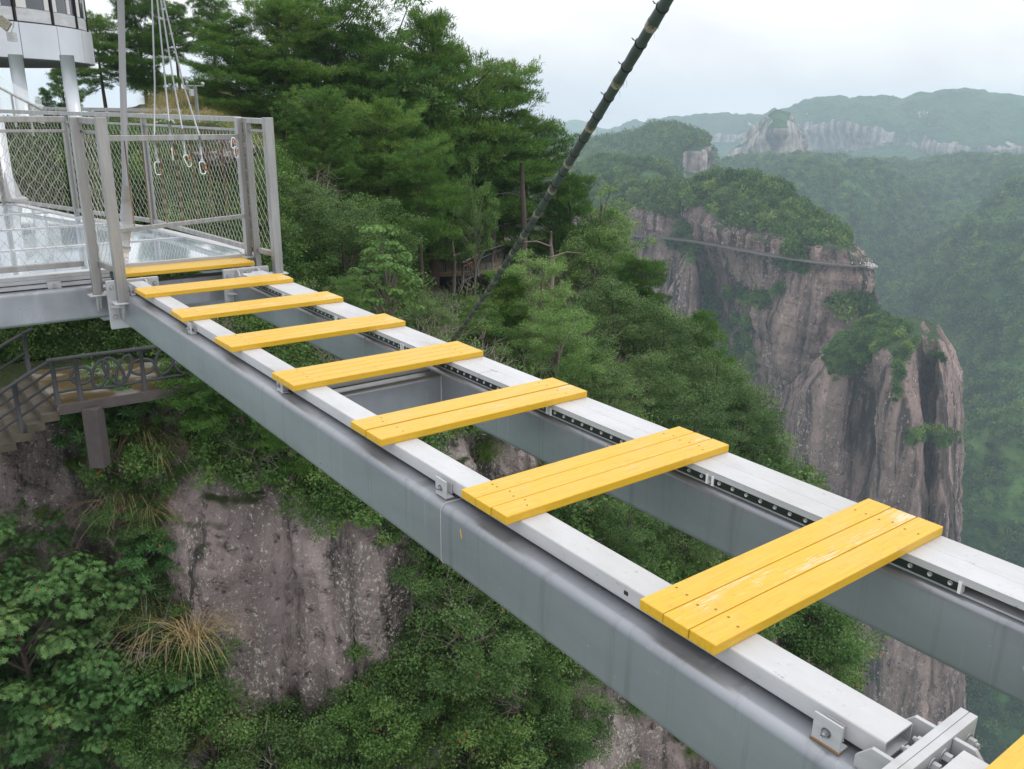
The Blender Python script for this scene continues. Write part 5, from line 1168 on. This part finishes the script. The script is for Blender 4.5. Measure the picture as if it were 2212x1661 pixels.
# ------------------------------------------------------------------ far footpath with bench bin, railing and walkers
fo = Vector(at(1000, 590, 52)); t = thing('far_footpath', 'tan concrete footpath platform under the pines beyond the ladder', 'footpath', tuple(fo))
A = lambda x, y, g: Vector(at(x, y, g))-fo
s = MB(); s.plate([A(905, 596, 50), A(1085, 588, 50), A(1085, 530, 60), A(930, 520, 62)], .2); s.build('deck', M['tan_wall'], t)
s = MB(); s.plate([A(1060, 545, 58), A(1180, 520, 60), A(1180, 500, 68), A(1040, 528, 64)], .25); s.build('upper_deck', M['mauve_conc'], t)
s = MB(); s.plate([A(950, 565, 62), A(1060, 560, 62), A(1055, 517, 62), A(945, 520, 62)], .15); s.build('back_wall', M['tan_wall'], t)
def simple_rail(label, P0, P1, h, n, m, grp=None, wob=0.):
    P0 = Vector(P0); P1 = Vector(P1); t = thing('path_railing', label, 'railing', tuple(P0), 0, grp); B = P1-P0
    s = MB(); s.tube([Vector((0, 0, h)), B*.5+Vector((0, 0, h+wob)), B+Vector((0, 0, h))], .045, 6); s.tube([Vector((0, 0, h*.82)), B+Vector((0, 0, h*.82))], .025, 5); s.tube([Vector((0, 0, .12)), B+Vector((0, 0, .12))], .03, 5); s.build('rail', m, t)
    s = MB()
    for k in range(n+1): p = B*(k/n); s.tube([p+Vector((random.uniform(-.06, .06)*wob*5, 0, 0)), p+Vector((random.uniform(-.1, .1)*wob*5, 0, h*.5)), p+Vector((0, 0, h))], .018 if k % 8 else .07, 5)
    s.build('bars', m, t); return t
simple_rail('slate blue bar railing in front of the orange bin on the far footpath', at(920, 594, 50.5), at(1062, 589, 50.5), 1.12, 26, M['blue_rail'])
simple_rail('pale branch shaped railing curving down before the far footpath', at(1000, 612, 47), at(1085, 572, 50), 1.15, 22, M['far_rail'], wob=.12)
simple_rail('pale branch shaped railing on the upper far footpath where walkers stand', at(1050, 500, 62), at(1135, 496, 62), 1.15, 26, M['far_rail'], wob=.1)
q = at(1008, 583, 51.5); t = thing('litter_bin', 'orange slatted bin behind the blue railing on the far footpath', 'bin', tuple(q))
s = MB(); s.box((0, 0, .4), (.62, .35, .8), rz=-YAW); s.build('body', M['orange'], t, bevel=.02); s = MB(); s.box((0, 0, .83), (.68, .4, .06), rz=-YAW); s.build('lid', M['orange'], t)
def person(x, y, g, label, top, legs=None, h=1.66, face=0., bow=0., grp=None, hat=None):
    o_ = at(x, y, g); t = thing('person', label, 'person', tuple(o_), face, grp); k = h/1.7
    V = [(0, 0, .93), (0, .0, 1.15), (0, -.01-bow, 1.40), (0, -.02-bow, 1.50), (0, -.03-bow, 1.60),
         (.17, 0-bow, 1.40), (.25, -.04-bow, 1.14), (.22, -.20-bow, .98), (.20, -.28-bow, .96), (-.17, 0-bow, 1.40), (-.26, -.02-bow, 1.14), (-.25, -.12-bow, .92), (-.25, -.15-bow, .85),
         (.09, 0, .88), (.10, -.02, .48), (.10, .03, .07), (.10, -.12, .03), (-.09, 0, .88), (-.11, .03, .48), (-.11, .06, .07), (-.11, -.09, .03)]
    E = [(0, 1), (1, 2), (2, 3), (3, 4), (2, 5), (5, 6), (6, 7), (7, 8), (2, 9), (9, 10), (10, 11), (11, 12), (0, 13), (13, 14), (14, 15), (15, 16), (0, 17), (17, 18), (18, 19), (19, 20)]
    Rd = [.15, .145, .16, .06, .06, .065, .048, .036, .03, .065, .048, .036, .03, .10, .068, .045, .035, .10, .068, .045, .035]
    me = bpy.data.meshes.new('body'); me.from_pydata([(a*k, b*k, c*k) for a, b, c in V], E, []); o = bpy.data.objects.new('body', me); COL.objects.link(o); o.parent = t
    sk = o.modifiers.new('skin', 'SKIN'); 
    if not me.skin_vertices:
        bpy.context.view_layer.objects.active = o; bpy.ops.object.select_all(action='DESELECT'); o.select_set(True)
    for sv, r in zip(me.skin_vertices[0].data, Rd): sv.radius = (r*k, r*k)
    me.skin_vertices[0].data[0].use_root = True; o.modifiers.new('smooth', 'SUBSURF').levels = 1; me.materials.append(top)
    s = MB(); s.ball((0, (-.04-bow)*k, 1.64*k), .105*k, 8, sc=(.85, 1, 1.15), m=0); s.ball((0, (-.145-bow)*k, 1.62*k), .02*k, 5, m=0); s.build('head', [M['skin']], t)
    s = MB(); s.ball((0, (-.02-bow)*k, 1.68*k), .112*k, 8, sc=(.9, 1, 1.0)); s.build('hair' if hat is None else 'hat', M['hair'] if hat is None else hat, t)
    s = MB(); s.tube([(.095*k, 0, .9*k), (.10*k, -.02*k, .5*k), (.10*k, .03*k, .08*k)], [.115*k, .082*k, .06*k], 8); s.tube([(-.095*k, 0, .9*k), (-.11*k, .03*k, .5*k), (-.11*k, .06*k, .08*k)], [.115*k, .082*k, .06*k], 8); s.build('trousers', legs or M['dark_cloth'], t)
    return t
person(1098, 500, 62.5, 'person in a red jacket leaning on the upper far railing', M['red_cloth'], face=-YAW, bow=.12, grp='walkers on the upper far footpath')
person(1112, 496, 64, 'person with a pale hat behind the one in the red jacket', M['dark_cloth'], face=-YAW+2.2, hat=M['white_cloth'], grp='walkers on the upper far footpath')
person(1075, 502, 63, 'person in dull red left of the one in the bright red jacket', M['red_cloth'], face=-YAW-1., grp='walkers on the upper far footpath')
for k, (x, yt, yb, g, lean, lb) in enumerate(((1062, 395, 590, 53, .2, 'dark trunk standing before the far footpath'), (1128, 350, 600, 50, -.3, 'dark slanting trunk beside the upper far footpath'), (979, 500, 605, 49, .1, 'pale thin trunk left of the slate blue railing'), (1190, 500, 610, 40, .1, 'reddish bare trunk right of the stay cable'))):
    a = Vector(at(x, yb, g)); b = Vector(at(x+8*lean, yt, g)); s = MB(); L = (b-a).length
    t = thing('tree_trunk', lb, 'tree trunk', tuple(a), 0, 'bare trunks around the far footpath')
    s.tube([(0, 0, -1.5), (.1, 0, L*.4), (0, .1, L*.75), tuple(b-a)], [.24, .19, .15, .10] if k < 2 else [.13, .10, .08, .05], 8); s.build('trunk', M['bark'] if k < 2 else M['pale_bark'], t)
    s = MB(); r_ = Vector(RH)
    for j in range(2): z = L*(.5+.2*j); s.tube([Vector((0, 0, z)), Vector((0, 0, z+.25))+r_*((-1)**j*.7), Vector((0, 0, z+.2))+r_*((-1)**j*1.5)], [.05, .035, .015], 5)
    s.build('limb', M['bark'] if k < 2 else M['pale_bark'], t)

# ------------------------------------------------------------------ cliff path and its lookout
CP = [(1300, 506), (1345, 508), (1400, 509), (1450, 513), (1490, 518), (1520, 524), (1560, 530), (1600, 539), (1640, 547), (1680, 553), (1720, 560), (1760, 565), (1800, 571), (1830, 574), (1858, 575), (1878, 573)]
pts = []
for x, y in CP:
    h = hit(CB, x, y); pts.append(h[0]-FH*3.2 if h is not None else at(x, y, 420))
pts = np.array(pts)
for _ in range(3):                                                  # the path runs evenly: smooth it along its length
    q = pts.copy(); q[1:-1] = (pts[:-2]+pts[1:-1]*2+pts[2:])/4; pts = q
fine_ = cr(pts, np.linspace(0, len(pts)-1, 120)); gs = []
for p in fine_:
    x_, y_ = proj(p); h = hit(CB, float(x_), float(y_)); gs.append(min((p-CAM)@FH, ((h[0]-CAM)@FH-1.5) if h is not None else 1e9))
gs = np.array(gs); gm = np.array([gs[max(0, i-3):i+4].min() for i in range(120)]); gm = np.convolve(np.pad(gm, 3, 'edge'), np.ones(7)/7, 'valid')
fine_ = np.array([at(*[float(q) for q in proj(p)], g) for p, g in zip(fine_, gm)]); o0 = Vector(fine_[60])
t = thing('cliff_path', 'narrow plank road bolted across the face of the long cliff', 'path', tuple(o0))
s = MB()
for a, b in zip(fine_[:-1], fine_[1:]): s.bar(Vector(a)-o0+Vector(FH)*2.2, Vector(b)-o0+Vector(FH)*2.2, 7.5, .45)
s.build('deck', M['path_plank'], t)
s = MB()
for a, b in zip(fine_[:-1], fine_[1:]): s.bar(Vector(a)-o0-Vector(FH)*.75+Vector((0, 0, 1.35)), Vector(b)-o0-Vector(FH)*.75+Vector((0, 0, 1.35)), .10, .12)
for a in fine_[::1]: s.bar(Vector(a)-o0-Vector(FH)*.75, Vector(a)-o0-Vector(FH)*.75+Vector((0, 0, 1.4)), .07, .07)
s.build('railing', M['mauve_conc'], t)
dp = Vector(at(1878, 572, 402)); t = thing('lookout_deck', 'pale lookout deck projecting from the tip of the long cliff', 'deck', tuple(dp))
A = lambda x, y, g: Vector(at(x, y, g))-dp
q = [Vector(FH)*g_+Vector(RH)*l_ for g_, l_ in ((-6, -3.6), (-4, 2.6), (6, 4.2), (10, -1.5))]; zq = .0
s = MB(); s.prism([(p.x, p.y) for p in q], zq-.6, zq); s.build('slab', M['pale_slab'], t)
s = MB()
for a, b in zip(q, q[1:]+q[:1]):
    for u in np.linspace(0, 1, 5)[:-1]: p = a.lerp(b, float(u)); s.bar((p.x, p.y, zq), (p.x, p.y, zq+1.6), .12, .12)
s.build('railing_post', M['dark_cloth'], t)
for k, (g_, l_, c, lb) in enumerate(((2, -.5, 'dark_cloth', 'tiny dark dressed person on the lookout deck'), (3, 2.2, 'white_cloth', 'tiny pale dressed person at the tip of the lookout deck'), (6, -1.8, 'white_cloth', 'tiny person in white at the root of the lookout deck'))):
    tt = person(0, 0, 1, lb, M[c], h=2.0, face=k, grp='people on the cliff lookout'); tt.location = dp+Vector(FH)*g_+Vector(RH)*l_
for k, (u, c, lb) in enumerate(((.93, 'white_cloth', 'tiny person in white on the cliff path near the lookout'), (.885, 'white_cloth', 'tiny person in white, second from the lookout on the cliff path'), (.40, 'white_cloth', 'tiny person in white at the middle of the cliff path'), (.62, 'red_cloth', 'tiny person in red on the cliff path'))):
    p = fine_[int(u*119)]; tt = person(0, 0, 1, lb, M[c], h=2.0, face=k*1.3, grp='people on the cliff path'); tt.location = tuple(p-FH*.2+np.array([0, 0, .3]))

for n_, lb_, c_ in (('hillside', 'rocky hillside falling away under the bridge', 'hillside'), ('cliff', 'long purple grey cliff across the gorge', 'cliff'), ('rock_tower', 'blunt rock tower standing in front of the long cliff', 'rock tower'),
    ('rock_column', 'slim round rock column at the foot of the long cliff', 'rock column'), ('wooded_knoll', 'wooded knoll with a bald rock dome behind the cliff', 'knoll'), ('forest_ridge', 'forested ridge ending in a pale square tower of rock', 'ridge'),
    ('valley_slope', 'forested valley slope rising on the right', 'slope'), ('mountain_range', 'hazy mountain range on the right horizon', 'mountains'), ('rock_dome', 'pale rock dome in front of the mountain range', 'rock dome'), ('distant_hills', 'faintest hills on the horizon right of the pines', 'hills'),
    ('valley_ground', 'green valley floor far below', 'ground'), ('turf_terrace', 'green turf terrace behind the platform fence', 'turf'), ('stone_terrace', 'stone terrace under the round pavilion', 'terrace'),
    ('undergrowth', 'leafy undergrowth covering the near hillside', 'undergrowth'), ('bank_bushes', 'bushes crowding behind the platform netting', 'bushes'), ('slope_grass', 'rough grass on the slope around the weather mast', 'grass'),
    ('cliff_top_trees', 'tree cover on top and ledges of the long cliff', 'trees'), ('tower_top_trees', 'shrubs and trees on the blunt rock tower', 'trees'), ('column_top_shrubs', 'shrubs on the slim rock column', 'shrubs'),
    ('knoll_trees', 'trees covering the knoll with the bald dome', 'trees'), ('ridge_trees', 'trees covering the ridge with the pale square tower', 'trees'), ('valley_forest', 'forest covering the valley slope on the right', 'forest')):
    if n_ in bpy.data.objects: props(bpy.data.objects[n_], lb_, c_)
# ------------------------------------------------------------------ air, sky, light, camera
hb = MB(); hb.prism([tuple((FH*g+RH*l)[:2]) for g, l in ((-600, -4500), (-600, 4500), (4920, 4500), (4920, -4500))], -645, 128); hz = hb.build('haze', [], None); hz.data.materials.clear()
m = bpy.data.materials.new('haze_air'); m.use_nodes = True; nt = m.node_tree; nt.nodes.clear()
o = nt.nodes.new('ShaderNodeOutputMaterial'); v = nt.nodes.new('ShaderNodeVolumePrincipled'); v.inputs['Color'].default_value = (.70, .85, 1., 1); v.inputs['Density'].default_value = HAZE; v.inputs['Anisotropy'].default_value = .0
nt.links.new(v.outputs[0], o.inputs['Volume']); hz.data.materials.append(m); hz['kind'] = 'stuff'; props(hz, 'pale blue haze filling the gorge', 'haze')
W = bpy.data.worlds.new('World'); SC.world = W; W.use_nodes = True; t = NT(W.node_tree); bg = t.n['Background']
sky = t.node('ShaderNodeTexSky', sky_type='NISHITA', sun_disc=False, sun_elevation=R(56), sun_rotation=R(118))
skc = t.node('ShaderNodeVectorMath', {0: sky.outputs[0], 1: (.10, .10, .10)}, operation='MULTIPLY').outputs[0]
cd = t.coord((1, 1, 2.2), out='Generated'); n1 = t.noise(cd, 1.6, 5, .55, .3); n2 = t.noise(cd, 4.2, 5, .6)
cl = t.ramp(t.math('ADD', t.math('MULTIPLY', n1, .75), t.math('MULTIPLY', n2, .25)), [(.38, (.82, .82, .86)), (.47, (.97, .97, .98)), (.55, (1.10, 1.10, 1.09))])
upz = t.node('ShaderNodeSeparateXYZ', {0: t.node('ShaderNodeTexCoord').outputs['Generated']}).outputs[2]
cl = t.mix(1., cl, t.node('ShaderNodeCombineXYZ', {0: t.math('ADD', t.math('MULTIPLY', t.math('MAXIMUM', upz, 0.), .95), .98), 1: t.math('ADD', t.math('MULTIPLY', t.math('MAXIMUM', upz, 0.), .95), .98), 2: t.math('ADD', t.math('MULTIPLY', t.math('MAXIMUM', upz, 0.), .95), .98)}).outputs[0], 'MULTIPLY')
t.put(bg.inputs['Color'], t.mix(.93, skc, cl)); bg.inputs['Strength'].default_value = 1.
L = bpy.data.lights.new('sun', 'SUN'); L.energy = .9; L.angle = R(16); L.color = (1, .97, .92); lo = bpy.data.objects.new('sun', L); COL.objects.link(lo)
az = R(118); el = R(56); sd_ = Vector((math.sin(az)*math.cos(el), math.cos(az)*math.cos(el), math.sin(el))); lo.rotation_euler = sd_.to_track_quat('Z', 'Y').to_euler()
cam = bpy.data.cameras.new('camera'); co = bpy.data.objects.new('camera', cam); COL.objects.link(co); SC.camera = co
cam.sensor_width = 36; cam.lens = 36*F/2212.; cam.clip_start = .05; cam.clip_end = 30000
Mx = Matrix((Vector(CR), Vector(CU), -Vector(CF))).transposed().to_4x4(); Mx.translation = Vector(CAM); co.matrix_world = Mx
SC.view_settings.view_transform = 'Standard'; SC.view_settings.look = 'None'; SC.view_settings.exposure = .08; SC.view_settings.gamma = 1
SC.cycles.max_bounces = 6; SC.cycles.diffuse_bounces = 3; SC.cycles.glossy_bounces = 3; SC.cycles.transparent_max_bounces = 8; SC.cycles.volume_bounces = 1
SC.cycles.use_denoising = True; SC.cycles.use_adaptive_sampling = True
